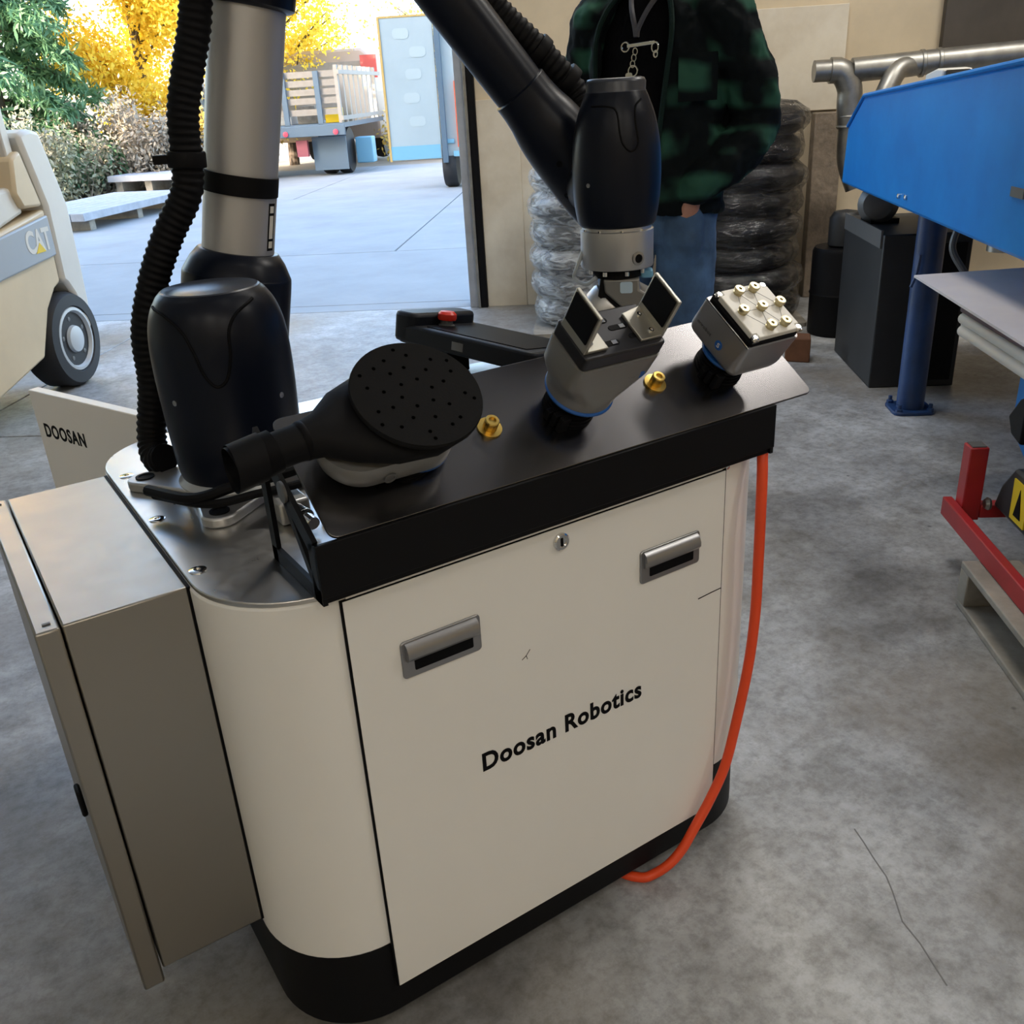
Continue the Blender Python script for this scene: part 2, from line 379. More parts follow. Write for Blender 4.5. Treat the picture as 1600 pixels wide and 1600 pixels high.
for a0, a1, b0, b1 in ((-12, 12, .21, 2.45), (-12, -1.06, 2.465, 7.6), (-1.045, 12, 2.465, 7.6), (-12, -3.5, 7.615, 13.5), (-3.485, 12, 7.615, 13.5)):
    slab([(a0, b0), (a1, b0), (a1, b1), (a0, b1)], M_APRON, gr)
DH = 4.35  # opening made taller and wider out of view to admit more sky light
w = MB(ROOM); w.box(0, 7.4, 0, .2, 0, CEIL); w.box(-8.2, -6.8, 0, .2, 0, CEIL); w.box(-6.8, 0, 0, .2, DH, CEIL); w.box(-14, 9, 0, .2, CEIL, 9.0); w.box(-14, -8.2, 0, .2, 0, CEIL); w.box(7.6, 9, 0, .2, 0, CEIL)  # high and outer facade pieces added out of view to shade the yard
w.build('wall_back_with_sunblock', M_WALL, kind='structure')
MB(ROOM).box(-8.4, -8.2, -10.2, .2, 0, CEIL).build('wall_left', M_WALL, kind='structure')
MB(ROOM).box(7.4, 7.6, -10.2, .2, 0, CEIL).build('wall_right', M_WALL, kind='structure')
MB(ROOM).box(-8.4, 7.6, -10.4, -10.2, 0, CEIL).build('wall_front', M_WALL, kind='structure')
MB(ROOM).box(-8.4, 7.6, -10.4, .4, CEIL, CEIL + .25).build('ceiling', M_CEIL, kind='structure')
tj = MB(ROOM).box(-.085, -.032, -.03, .15, 0, DH).build('trim_1', M_WOODG, kind='structure', bev=.003)
MB(ROOM).box(-.032, -.014, -.06, .1, 0, DH).build('steel_track', M_GALV, tj, bev=.002)
MB(ROOM).box(-.014, .03, -.05, -.001, 0, DH).build('black_seal', M_BLACK, tj, bev=.004)
tr2 = MB(ROOM).box(.03, .28, -.022, -.001, .0, 1.21).build('trim_2', M_WALLP, kind='structure', bev=.003)
tr3 = MB(ROOM).box(.28, 1.3, -.018, -.001, .0, 1.28).build('trim_3', M_WALLP, kind='structure', bev=.003)
for i, (la, lb, le) in enumerate(ADDED_LAMPS):  # fixture bodies made up around the added lamps, all out of view
    n = ['over the open bay', 'above the middle of the shop', 'near the far side wall', 'over the door side', 'above the robot cart', 'over the blue machine', 'beside the ducts', 'just inside the door'][i]
    t = thing('added_ceiling_light', 'added unseen white strip ceiling light hanging ' + n, 'ceiling light', ROOM @ Vector((la, lb, CEIL)), 'added ceiling strip lights')
    MB(ROOM).box(la - .66, la + .66, lb - .16, lb + .16, CEIL - .40, CEIL - .30).build('housing', M_WHITEP, t, bev=.01)
    MB(ROOM).cyl((la - .5, lb, CEIL - .31), (la - .5, lb, CEIL), .008, n=8).build('rod', M_GREYM, t)
    MB(ROOM).cyl((la + .5, lb, CEIL - .31), (la + .5, lb, CEIL), .008, n=8).build('rod', M_GREYM, t)

# ================================================================ ROBOT CART
cart = thing('robot_cart', 'white wheeled robot cart with rounded corners and black skirt', 'cart', (.31, .37, 0))
X0, X1, Y1 = -.137, .757, .74
MB().prism(rrect(X0, X1, .003, Y1, .135, 14), .171, .735).build('body', M_CART, cart, bev=.003)
MB().prism(rrect(X0 + .004, X1 - .004, .007, Y1 - .004, .132, 14), .03, .171).build('skirt', M_BLACK, cart, bev=.004)
tp = MB().prism(rrect(X0 + .002, X1 - .002, .005, Y1 - .002, .133, 14), .735, .742).build('top_plate', M_STEEL, cart, bev=.0015)
for x, y in ((-.118, .165), (-.118, .36), (-.113, .565), (.02, .70), (.40, .71), (.70, .60), (.72, .30)):
    s = MB(); s.lathe([(.011, 0), (.011, .001), (.008, .0018), (.004, .0018), (.004, .0004), (.0001, .0004)], (x, y, .742), n=16); s.build('screw', M_CHROME, tp)
for x in (-.06, .68):
    for y in (.09, .66):
        c = MB(); c.cyl((x - .014, y, .026), (x + .014, y, .026), .026); c.box(x - .02, x + .02, y - .02, y + .02, .045, .06); c.build('caster', M_RUB, cart, bev=.002)
door = MB().box(0.0, .62, -.0015, .002, .088, .728).build('door', M_CART, cart, bev=.001, label='flat white front door panel')
dm = MB(); dm.box(-.003, 0, -.0006, .0025, .088, .728); dm.box(.62, .6215, -.0006, .0025, .088, .728); dm.box(-.003, .6215, -.0006, .0025, .728, .7295)
dm.build('door_gap', M_INK, cart)
MB().box(.005, .615, .0, .004, .7295, .733).build('lip', M_CART, cart, bev=.001)
for hx in (.064, .452):
    w_, z0, z1 = .116, .593, .647
    h = MB()
    h.prism(rrect(hx, hx + w_, z0, z1, .006, 5), -.0045, -.001, lambda p, z: (p[0], z, p[1]))
    hd = h.build('handle', M_PEWT, door, bev=.0015)
    arc = [(-.0045, z1 - .003), (-.010, z1 - .007), (-.0135, z1 - .015), (-.0135, z1 - .022), (-.009, z1 - .0275), (-.0045, z1 - .028)]
    m_ = MB(); m_.loft([[(x, y, z) for y, z in arc] for x in (hx + .006, hx + .010, hx + w_ - .010, hx + w_ - .006)]); m_.build('grip_hood', M_PEWT, hd)
    MB().prism(rrect(hx + .017, hx + w_ - .013, z0 + .009, z0 + .027, .002, 3), -.0050, -.004, lambda p, z: (p[0], z, p[1])).build('recess', M_INK, hd)
lk = MB().lathe([(.0125, 0), (.0125, .004), (.0105, .0055), (.0075, .0055), (.0075, .004), (.0001, .004)], (.314, -.001, .708), (0, -1, 0), 28).build('lock', M_CHROME, door)
MB().box(.3125, .3155, -.0062, -.0045, .702, .714).build('key_slot', M_INK, lk)
MB().lathe([(.004, 0), (.004, .002), (.0001, .003)], (.622, -.001, .733), (0, -1, 0), 14).build('screw', M_CHROME, cart)
TM = frame((1, 0, 0), (0, 0, 1), (0, -1, 0), (.167, -.0016, .394))
text('lettering', 'Doosan Robotics', TM, .289, .031, M_INK, door, bold=.030, thick=.0006, space=1.09)
random.seed(4)
def scuff(pts, wd_, par, z=-.0017):
    m_ = MB()
    for i in range(len(pts) - 1): m_.bar((pts[i][0], z, pts[i][1]), (pts[i + 1][0], z, pts[i + 1][1]), .0004, wd_, (0, 0, 1))
    m_.build('scuff_mark', M_INK, par)
scuff([(.571, .526), (.60, .5278), (.6195, .5285)], .0016, door)
scuff([(.242, .549), (.249, .553), (.256, .561)], .0009, door)
scuff([(.249, .554), (.251, .547)], .0008, door)
# side control box
cb = MB().box(-.2815, -.139, .14, .607, .187, .7365).build('control_box', M_STAIN, cart, bev=.0025, label='brushed steel control box on the cart side')
lid = MB().box(-.311, -.2835, .137, .610, .166, .7365).build('lid', M_STAIN, cb, bev=.003)
MB().box(-.318, -.311, .20, .225, .43, .47).build('latch', M_BLACK, cb, bev=.003)
for y in (.155, .59):
    MB().box(-.300, -.291, y - .002, y + .002, .7364, .738).build('screw', M_GREYM, cb)
MB().box(-.1405, -.136, .14, .607, .187, .7365).build('mounting_gasket', M_INK, cart)
# open rear panel
n_ = Vector((-.93, -.36, 0)).normalized(); t_ = Vector((-.36, .93, 0)).normalized()
PF = frame(-t_, (0, 0, 1), n_, Vector((-.035, .745, .0)))     # x runs from far to near, y up, z out of the lettered face
rp = MB(PF).prism([(-.385, .09), (0, .09), (0, .775), (-.385, .775)], -.022, 0).build('rear_door', M_CART, cart, bev=.002, label='opened white rear door with black lettering')
text('lettering', 'DOOSAN', PF @ Matrix.Translation((-.360, .681, 0)), .142, .029, M_INK, rp, bold=.028, thick=.0006, space=1.12)
MB().cyl((-.035, .738, .15), (-.035, .738, .70), .008, n=12).build('hinge', M_GREYM, cart)

# ================================================================ TOOL RACK
rack = thing('tool_rack', 'long black sloping tool rack on the front edge of the cart', 'tool rack', (.37, .04, .742))
pl = MB(PLATE).prism(rrect(-.009, .778, 0, .178, .012, 6), -.004, 0).build('sloping_plate', M_SATIN, rack, bev=.001)
MB().box(-.03, .696, -.024, -.018, .752, .8185).build('front_apron', M_BLACK, rack, bev=.001)
MB().box(-.03, .696, -.018, .035, .7425, .752).build('bottom_flange', M_BLACK, rack, bev=.001)
for x in (-.03, .69):
    s = MB(); s.box(x, x + .006, -.022, .0, .7425, .818); s.box(x, x + .006, -.02, .135, .7425, .762); s.box(x, x + .006, .117, .135, .7425, .9)
    s.bar((x + .003, -.012, .812), (x + .003, .135, .908), .006, .022, (0, 0, 1)); s.bar((x + .003, -.01, .755), (x + .003, .06, .85), .006, .012)
    s.build('side_frame', M_BLACK, rack)
sp_ = MB().lathe([(.013, 0), (.013, .003), (.004, .004), (.0001, .004)], (-.0305, .052, .86), (-1, 0, 0), 20).build('side_bolt', M_GREYM, rack)
for u in (.247, .525):
    b_ = MB(PLATE); b_.lathe([(.0165, 0), (.0165, .0025), (.008, .003)], (u, .087, 0), (0, 0, 1), 28)
    b_.lathe([(.0095, 0), (.0095, .0135), (.0085, .0148), (.005, .0148), (.005, .012), (.0001, .012)], (u, .087, .002), (0, 0, 1), 28)
    b_.build('brass_bolt', M_BRASS, rack)

def dock(par, u, v, hs=.042, r=.031):
    d = MB(PLATE); pr = []
    for k in range(5):
        h0 = hs * k / 5; pr += [(r + .006 - .001 * k, h0), (r + .006 - .001 * k, h0 + hs * .11), (r, h0 + hs * .13), (r, h0 + hs * .2)]
    d.lathe(pr, (u, v, .0005), (0, 0, 1), 32); d.build('dock_cone', M_RUB, par)
    for k in range(3):
        MB(PLATE).box(u - r - .014 + .002 * k, u - r + .004, v - .012 - .012 * k, v - .004 - .012 * k, .0005, .016 + .005 * k).build('dock_latch', M_RUB, par, bev=.001)

# ---- sander
sd = thing('sander_tool', 'black orbital sanding head with perforated round pad docked at the left of the rack', 'sander', mv(PLATE, .12, .087, 0))
dock(sd, .12, .087, .022, .036)
def race(u0, u1, v0, v1, h): 
    r = (v1 - v0) / 2 - .0005; return [(p[0], p[1], h) for p in rrect(u0, u1, v0, v1, r, 9)]
s = MB(PLATE); s.loft([race(.026, .176, .046, .128, .012), race(.012, .178, .040, .134, .02), race(.004, .178, .036, .138, .040), race(.006, .176, .040, .134, .052)])
b1 = s.build('aluminium_body', M_TOOLG, sd)
MB(PLATE).lathe([(.043, 0), (.044, .002), (.044, .005), (.043, .007)], (.135, .087, .010), (0, 0, 1), 36).build('blue_ring', M_BLUEP, sd)
MB(PLATE).lathe([(.008, 0), (.008, .0015), (.005, .0018), (.005, .0004), (.0001, .0004)], (.075, .0355, .034), (0, -1, 0), 20).build('body_screw', M_GREYM, sd)
# shroud: from dust port widening to the pad
s = MB(PLATE); rings = []
P_ = [((-.094, .080, .062), .0265, .0265), ((-.060, .084, .066), .0265, .0265), ((-.058, .084, .066), .021, .021), ((-.02, .087, .070), .021, .021), ((.005, .089, .072), .026, .022), ((.035, .090, .074), .048, .024), ((.075, .089, .076), .064, .024), ((.12, .088, .078), .068, .021), ((.165, .088, .078), .055, .018), ((.185, .088, .078), .02, .012)]
for (c_, rv, rh) in P_:
    rings.append([(c_[0], c_[1] + rv * math.cos(2 * PI * k / 28), c_[2] + rh * math.sin(2 * PI * k / 28)) for k in range(28)])
s.loft(rings, (False, True)); s.build('dust_shroud', M_RUB, sd, ang=60)
MB(PLATE).lathe([(.024, .001), (.024, .05)], (-.094, .080, .062), (.034, .004, .004), 28, (False, False)).build('port_bore', M_INK, sd)
MB(PLATE).lathe([(.0215, 0), (.0225, .002), (.0225, .006), (.0215, .008)], (-.016, .087, .0704), (.04, .003, .004), 28, (False, False)).build('port_seam', M_INK, sd)
pd = MB(PLATE).lathe([(.06, 0), (.072, .004), (.0762, .010), (.0765, .0135), (.0755, .016), (.0001, .016)], (.12, .088, .092), (0, 0, 1), 56, (True, False)).build('sanding_pad', mat('pad_black', (.0085, .0085, .009), .9, bump=(400, .2, .001), spec=.12), sd)
hole = None
for ring_r, n, ph in ((.020, 6, .2), (.038, 9, .05), (.056, 12, .2), (.066, 6, .5)):
    for k in range(n):
        a = 2 * PI * k / n + ph + random.uniform(-.16, .16)
        c_ = mv(PLATE, .12 + ring_r * math.cos(a), .088 + ring_r * math.sin(a), .1083)
        if hole is None:
            h = MB(PLATE); h.lathe([(.0022, 0), (.0022, .00035), (.0001, .00035)], (.12 + ring_r * math.cos(a), .088 + ring_r * math.sin(a), .1080), (0, 0, 1), 10)
            hole = h.build('dust_hole', mat('hole_black', (.001, .001, .001), 1, spec=0), pd, origin=c_)
        else: instance(hole, 'dust_hole', c_, pd)

# ---- two-finger gripper
gp = thing('gripper_tool', 'grey two-finger gripper with black rubber pads docked in the middle of the rack', 'gripper', mv(PLATE, .386, .087, 0))
dock(gp, .372, .087, .034, .030)
GU, GV = .386, .088
MB(PLATE).lathe([(.046, 0), (.0475, .002), (.0475, .004), (.046, .006)], (.376, .087, .033), (0, 0, 1), 40).build('blue_ring', M_BLUEP, gp)
s = MB(PLATE); rings = []
def circ(u, v, ru, rv, h, p=2.0, n=48):
    out = []
    for k in range(n):
        a = 2 * PI * k / n; ca, sa = math.cos(a), math.sin(a)
        out.append((u + ru * math.copysign(abs(ca) ** (2 / p), ca), v + rv * math.copysign(abs(sa) ** (2 / p), sa), h))
    return out
for u_, ru, rv, h, p in ((.376, .046, .046, .038, 2), (.378, .048, .046, .056, 2.2), (.382, .060, .042, .070, 3.5), (.385, .066, .039, .082, 6), (GU, .066, .038, .118, 9)):
    rings.append(circ(u_, GV, ru, rv, h, p))
s.loft(rings); s.build('gripper_body', M_TOOLG, gp, ang=50)
MB(PLATE).prism(rrect(GU - .063, GU + .063, GV - .0355, GV + .0355, .006, 4), .118, .139).build('black_head', mat('anodised_black', (.028, .028, .033), .33, .5), gp, bev=.0025)
for k, (du, dv) in enumerate(((-.016, -.018), (-.012, .018), (.030, -.014), (.010, .004))):
    MB(PLATE).prism(rrect(GU + du - .014, GU + du + .014, GV + dv - .004, GV + dv + .004, .0039, 5), .1388, .1396).build('head_slot', M_INK, gp)
    MB(PLATE).box(GU + du + .002, GU + du + .010, GV + dv - .003, GV + dv + .003, .1392, .1402).build('slot_glint', M_CHROME, gp)
for sx in (-1, 1):
    u = GU + sx * .060
    f = MB(PLATE); f.box(u - .0025, u + .0025, GV - .027, GV + .027, .139, .198)
    fg = f.build('finger', mat('finger_steel', (.52, .50, .44), .35, .8), gp, bev=.0012)
    ft = MB(PLATE); ft.prism([(u, GV - .027), (u, GV + .027), (u - sx * .034, GV + (.020 if sx > 0 else -.002)), (u - sx * .034, GV - .027)], .1392, .1435); ft.build('finger_foot', MATS['finger_steel'], gp, bev=.001)
    for dv in (-.016, .012): MB(PLATE).lathe([(.0035, 0), (.0035, .002), (.002, .002), (.002, .001), (.0001, .001)], (u - sx * .012, GV + dv, .1435), (0, 0, 1), 14).build('foot_screw', M_CHROME, gp)
    for q in (-1, 1): MB(PLATE).box(u + q * .0026, u + q * .0048, GV - .0235, GV + .0235, .153, .1955).build('rubber_pad', M_INK, fg, bev=.001)
LM = PLATE @ frame((1, 0, 0), (0, 0, 1), (0, -1, 0), (.3905, GV - .0384, .083))
text('lettering', 'onrobot', LM, .030, .0055, M_GREYM, gp, bold=.0, thick=.0004)
MB(PLATE).lathe([(.0065, 0), (.0065, .0006), (.0001, .0006)], (.430, GV - .0378, .087), (0, -1, 0), 20).build('blue_emblem', M_BLUEP, gp)

# ---- vacuum gripper
vg = thing('vacuum_tool', 'silver block vacuum gripper with white top plate and seven brass fittings', 'vacuum gripper', mv(PLATE, .656, .087, 0))
dock(vg, .648, .087, .029, .031)
VU, VV = .657, .088
MB(PLATE).lathe([(.040, 0), (.041, .002), (.040, .005)], (VU - .006, VV, .028), (0, 0, 1), 36).build('blue_ring', M_BLUEP, vg)
s = MB(PLATE); rings = []
for k in range(7):
    a = R(90 * k / 6); ins = .017 * (1 - math.sin(a)); rings.append([(p[0], p[1], .033 + .020 * (1 - math.cos(a))) for p in rrect(VU - .0505 + ins, VU + .0505 - ins, VV - .0505 + ins * .5, VV + .058 - ins * .5, .012, 4)])
rings.append([(p[0], p[1], .098) for p in rrect(VU - .0505, VU + .0505, VV - .0505, VV + .0525, .006, 4)])
s.loft(rings); s.build('block_body', mat('silver_block', (.36, .36, .37), .34, .7), vg, ang=40)
MB(PLATE).prism(rrect(VU - .048, VU + .048, VV - .048, VV + .048, .006, 4), .098, .104).build('gasket', M_INK, vg)
MB(PLATE).box(VU - .0515, VU - .0485, VV - .05, VV + .05, .097, .100).build('chrome_rim', M_CHROME, vg, bev=.0008)
c8 = .008
pp = [(-.046 + c8, -.046), (.046 - c8, -.046), (.046 - c8, -.046 + c8), (.046, -.046 + c8), (.046, .046 - c8), (.046 - c8, .046 - c8), (.046 - c8, .046), (-.046 + c8, .046), (-.046 + c8, .046 - c8), (-.046, .046 - c8), (-.046, -.046 + c8), (-.046 + c8, -.046 + c8)]
wp = MB(PLATE).prism([(VU + 0.004 + p[0], VV + p[1]) for p in pp], .104, .1125).build('white_plate', M_WHITEP, vg, bev=.0012)
fit = None
fpos = [(.647, .124), (.676, .124), (.700, .090), (.664, .0895), (.628, .090), (.681, .055), (.653, .055)]
for u, v in fpos:
    if fit is None:
        f = MB(PLATE); pr = [(.0068, 0), (.0068, .001), (.006, .0015), (.006, .004), (.0078, .0045), (.0078, .0085), (.0068, .0092), (.0025, .0092), (.0025, .006), (.0001, .006)]
        f.lathe(pr, (u, v, .1125), (0, 0, 1), 18); fit = f.build('brass_fitting', M_DBRASS, vg, origin=mv(PLATE, u, v, .1125))
    else: instance(fit, 'brass_fitting', mv(PLATE, u, v, .1125), vg)
for i in range(7):
    for j in range(i):
        u0, v0 = fpos[i]; u1_, v1_ = fpos[j]
        if math.hypot(u0 - u1_, v0 - v1_) < .045: MB(PLATE).bar((u0, v0, .1126), (u1_, v1_, .1126), .0005, .0004).build('air_line', M_GREYM, wp)
for du in (-1, 1):
    for dv in (-1, 1):
        c = MB(PLATE); x, y = VU + .004 + du * .0425, VV + dv * .0425
        c.lathe([(.0055, 0), (.0055, .006), (.004, .0075), (.0001, .0075)], (x, y, .104), (0, 0, 1), 14); c.cyl((x - du * .005, y + dv * .003, .106), (x + du * .006, y + dv * .003, .106), .0028, n=10)
        c.build('corner_latch', M_CHROME, vg)
MB(PLATE).lathe([(.0072, 0), (.0072, .0006), (.0001, .0006)], (VU - .0503, .081, .0625), (-1, 0, 0), 22).build('blue_emblem', M_BLUEP, vg)
LM = PLATE @ frame((0, -1, 0), (0, 0, 1), (-1, 0, 0), (VU - .0508, .132, .061))
text('lettering', 'onrobot', LM, .032, .005, M_GREYM, vg, thick=.0004)
text('emblem_letter', 'S', PLATE @ frame((0, -1, 0), (0, 0, 1), (-1, 0, 0), (VU - .0510, .0835, .0590)), .005, .007, M_WHITEP, vg, thick=.0003)

# ---- teach pendant lying behind the rack
tp_ = thing('teach_pendant', 'black teach pendant with a red stop button lying behind the rack', 'teach pendant', (.52, .62, .742))
d_ = Vector((.10, -.36, -.018)).normalized(); sd_ = Vector((.90, .27, -.16)); sd_ = (sd_ - d_ * sd_.dot(d_)).normalized(); up_ = sd_.cross(-d_).normalized()
if up_.z < 0: up_ = -up_
TPF = frame(d_, up_.cross(d_), up_, Vector((.505, .80, .825)))
MB(TPF).prism(rrect(0, .36, -.02, .17, .02, 5), -.022, .016).build('pendant_case', mat('pendant_black', (.006, .007, .010), .45, spec=.2), tp_, bev=.006)
MB(TPF).prism(rrect(-.012, .05, -.02, .17, .02, 5), -.02, .040).build('hand_grip', MATS['pendant_black'], tp_, bev=.008)
MB(TPF).box(.07, .33, .0, .15, .016, .0175).build('screen', mat('dark_screen', (.003, .003, .004), .4, spec=.05), tp_)
MB(TPF).prism(rrect(.16, .19, -.0205, -.0195, .0004, 2), -.012, .004).build('side_key', M_GREYM, tp_)
b_ = MB(TPF); b_.lathe([(.017, 0), (.017, .004), (.013, .006), (.013, .014)], (.066, .060, .014), (0, 0, 1), 22); b_.build('button_collar', M_GREYM, tp_)
MB(TPF).lathe([(.018, 0), (.0195, .004), (.019, .012), (.014, .017), (.0001, .018)], (.066, .060, .028), (0, 0, 1), 24).build('stop_button', M_RED, tp_)
br = MB(); br.box(.535, .60, .50, .53, .742, .775); br.box(.535, .60, .70, .73, .742, .785); br.build('rest_block', M_BLACK, tp_, bev=.003)

# ---- orange extension cord
cp = [(.74, .16, .7515), (.715, .06, .7515), (.700, .008, .751), (.688, -.010, .725), (.6795, -.02, .65), (.681, -.02, .56), (.681, -.02, .465), (.672, -.02, .37), (.65, -.02, .263), (.626, -.022, .185), (.594, -.022, .130), (.561, -.022, .088), (.532, -.022, .054), (.507, -.018, .032), (.483, -.008, .016), (.462, .004, .0095), (.44, .04, .009), (.43, .12, .009), (.43, .25, .009), (.45, .45, .009), (.60, .9, .009)]
ct = spline(cp, 10)
MB().tube(ct, .0085, 12).build('power_cord', M_ORANGE, label='orange power cord hanging down the right front corner of the cart', cat='cord', origin=(.70, .01, .75))

# ================================================================ ROBOT ARM
rob = thing('jointed_robot', 'jointed robot arm with navy shells and silver tube standing on the cart', 'robot arm', mv(ARM, 0, 0, .742))
ba = MB(ARM); ba.lathe([(.092, 0), (.095, .004), (.095, .016), (.090, .022), (.086, .026)], (0, 0, .742), n=48)
base = ba.build('base_ring', M_ALU, rob)
ear_a = math.atan2(-.128, -.078)
for k in range(4):
    a = ear_a + k * PI / 2; ca, sa = math.cos(a), math.sin(a); o = Vector((.03, .42, 0))
    def q(l, w_): return (o.x + ca * l - sa * w_, o.y + sa * l + ca * w_)
    poly = [q(.05, -.075), q(.105, -.045)] + [q(.15 + .026 * math.cos(R(t)), .026 * math.sin(R(t))) for t in range(-80, 81, 20)] + [q(.105, .045), q(.05, .075)]
    e = MB().prism(poly, .742, .757).build('mounting_ear', M_ALU, rob, bev=.003)
    x, y = q(.15, 0); MB().lathe([(.014, 0), (.014, .002), (.009, .002), (.009, .001), (.0001, .001)], (x, y, .757), n=20).build('bolt_hole', M_INK, e)
DC = Vector((-.261, -.965, 0)); RC = Vector((.965, -.261, 0))
def prof_r(prof, h):
    for (ra, ha), (rb, hb) in zip(prof, prof[1:]):
        if ha <= h <= hb and hb > ha: return ra + (rb - ra) * (h - ha) / (hb - ha)
    return prof[-1][0]
def groove(par, prof, c, pts, r, name='groove', dc=DC, rc=RC):
    P = [c + (dc * math.cos(R(a)) + rc * math.sin(R(a))) * prof_r(prof, h) + Vector((0, 0, h)) for a, h in spline2(pts)]
    MB().tube(P, r, 8).build(name, M_INK, par)
def spline2(pts):
    return [(p.x, p.y) for p in spline([(a, h, 0) for a, h in pts], 8)]
def smoothp(pr, n=5):
    P = spline([(r, h, 0) for r, h in pr], n); return [(p.x, p.y) for p in P]
J1P = smoothp([(.086, .760), (.0915, .785), (.0955, .86), (.097, .93), (.0945, .975), (.087, 1.005), (.0765, 1.024), (.068, 1.033)])
J1C = [(.0655, 1.0345), (.063, 1.033), (.058, 1.030), (.0001, 1.029)]
j1 = MB(ARM).lathe(J1P, n=56, caps=(True, False)).build('shoulder_shell', M_NAVY, rob, ang=60)
MB(ARM).lathe([J1P[-1]] + J1C, n=48, caps=(False, False)).build('shell_cap', M_NAVY2, j1, ang=60)
groove(j1, J1P, Vector((.03, .42, 0)), [(-78, 1.018), (-52, 1.012), (-32, .995), (-22, .965), (-17, .935), (-9, .917), (0, .925), (6, .955), (9, .990), (20, 1.010), (42, 1.022)], .0022)
for a, h in ((-50, .893), (46, .885)):
    p = Vector((.03, .42, h)) + (DC * math.cos(R(a)) + RC * math.sin(R(a))) * prof_r(J1P, h); d = (DC * math.cos(R(a)) + RC * math.sin(R(a)))
    MB().lathe([(.0042, -.001), (.0042, .0008), (.002, .0008), (.0001, .0001)], p, d, 12).build('shell_screw', M_PEWT, j1)
MB(ARM).cyl((0, .05, .885), (0, .12, .885), .072, n=40).build('shoulder_neck', M_NAVY, rob)
TH = R(11.8); D2 = Vector((math.sin(TH), 0, math.cos(TH))); J2 = Vector((-.002, .175, .89))
MB(ARM).lathe(smoothp([(.045, -.112), (.070, -.098), (.082, -.06), (.084, 0), (.084, .08), (.0835, .128), (.0815, .137)]) + [(.072, .156), (.0615, .170), (.0575, .171)], J2, D2, 48).build('upper_arm_collar', M_NAVY, rob, ang=40)
tb = MB(ARM).lathe([(.0545, .165), (.0545, .512)], J2, D2, 56).build('upper_arm_tube', M_TUBE, rob)
MB(ARM).lathe([(.0552, .256), (.0562, .257), (.0562, .284), (.0552, .285)], J2, (D2 + Vector((.0, -.02, .0))).normalized(), 48, (False, False)).build('strap', M_RUB, tb)
ex = D2.cross(Vector((0, 1, 0))).normalized()
sk = MB(ARM); aS = R(62); dirv = (Vector((0, -1, 0)) * math.cos(aS) + Vector((1, 0, -.2)).normalized() * math.sin(aS)).normalized(); tv = D2.cross(dirv).normalized()
p0 = J2 + D2 * .178 + dirv * .0540
for (h0, h1, nm, m_) in ((0, .070, 'label_sticker', M_INK), (.004, .014, 'label_print', M_WHITEP), (.018, .052, 'label_print', M_WHITEP), (.056, .066, 'label_print', M_WHITEP)):
    k = .0006 if nm == 'label_sticker' else .0009; wv = .008 if nm == 'label_sticker' else .005
    s = MB(ARM); s.add([p0 + D2 * h + tv * w_ + dirv * kk for kk in (0, k) for h, w_ in ((h0, -wv), (h0, wv), (h1, wv), (h1, -wv))], [(0, 3, 2, 1), (4, 5, 6, 7), (0, 1, 5, 4), (1, 2, 6, 5), (2, 3, 7, 6), (3, 0, 4, 7)])
    s.build(nm, m_, tb)
MB(ARM).lathe([(.060, .508), (.0665, .512), (.0675, .535)] + smoothp([(.074, .56), (.084, .60), (.085, .70), (.083, .80), (.070, .86), (.052, .885)]) + [(.0001, .885)], J2, D2, 48).build('elbow_collar', M_NAVY, rob, ang=40)
J3 = Vector((.165, .06, 1.65))
MB(ARM).cyl((.165, .03, 1.65), (.165, .14, 1.65), .06, n=36).build('elbow_neck', M_NAVY, rob)
DF = Vector((.613, 0, -.790)).normalized()
MB(ARM).lathe(smoothp([(.03, -.105), (.055, -.09), (.064, -.05), (.064, .05), (.060, .10)]) + [(.046, .14), (.0405, .15)], J3, DF, 40).build('elbow_shell', M_NAVY, rob, ang=40)
MB(ARM).lathe([(.0385, .145), (.0385, .505)], J3, DF, 40).build('forearm_tube', M_NAVY, rob)
MB(ARM).lathe([(.0395, .492), (.042, .494), (.0425, .512)] + smoothp([(.0445, .53), (.0505, .56), (.0535, .60), (.0545, .66), (.051, .71), (.041, .745), (.028, .757)]) + [(.0001, .757)], J3, DF, 40).build('wrist_housing', M_NAVY, rob, ang=45)
for t, a in ((.60, 210), (.645, 235)):
    c_ = J3 + DF * t; e2 = DF.cross(Vector((0, 1, 0))); d = (Vector((0, 1, 0)) * math.cos(R(a)) + e2 * math.sin(R(a))).normalized()
    MB(ARM).lathe([(.0045, 0), (.0045, .001), (.0025, .001), (.0001, .0003)], c_ + d * .0538, d, 12).build('housing_screw', M_INK, rob)
WV, WU = .580, -.04
MB(ARM).cyl((.572, .04, 1.130), (.576, -.02, 1.132), .05, n=36).build('wrist_neck', M_NAVY, rob)
WP = smoothp([(.0525, 1.076), (.056, 1.083), (.0605, 1.11), (.0625, 1.145), (.0605, 1.185), (.054, 1.218), (.046, 1.240), (.0415, 1.250)])
WC = [(.0405, 1.252), (.041, 1.262), (.0385, 1.2665), (.034, 1.2675), (.0001, 1.2665)]
wr = MB(ARM).lathe(WP, (WV, WU, 0), n=48, caps=(True, False)).build('wrist_shell', M_NAVY, rob, ang=60)
MB(ARM).lathe([WP[-1]] + WC, (WV, WU, 0), n=40, caps=(False, False)).build('shell_cap', M_NAVY2, wr, ang=50)
wc = mv(ARM, WV, WU, 0); dcw = Vector((cam.location.x - wc.x, cam.location.y - wc.y, 0)).normalized(); rcw = Vector((-dcw.y, dcw.x, 0))
if rcw.dot(Vector((1, 0, 0))) < 0: rcw = -rcw
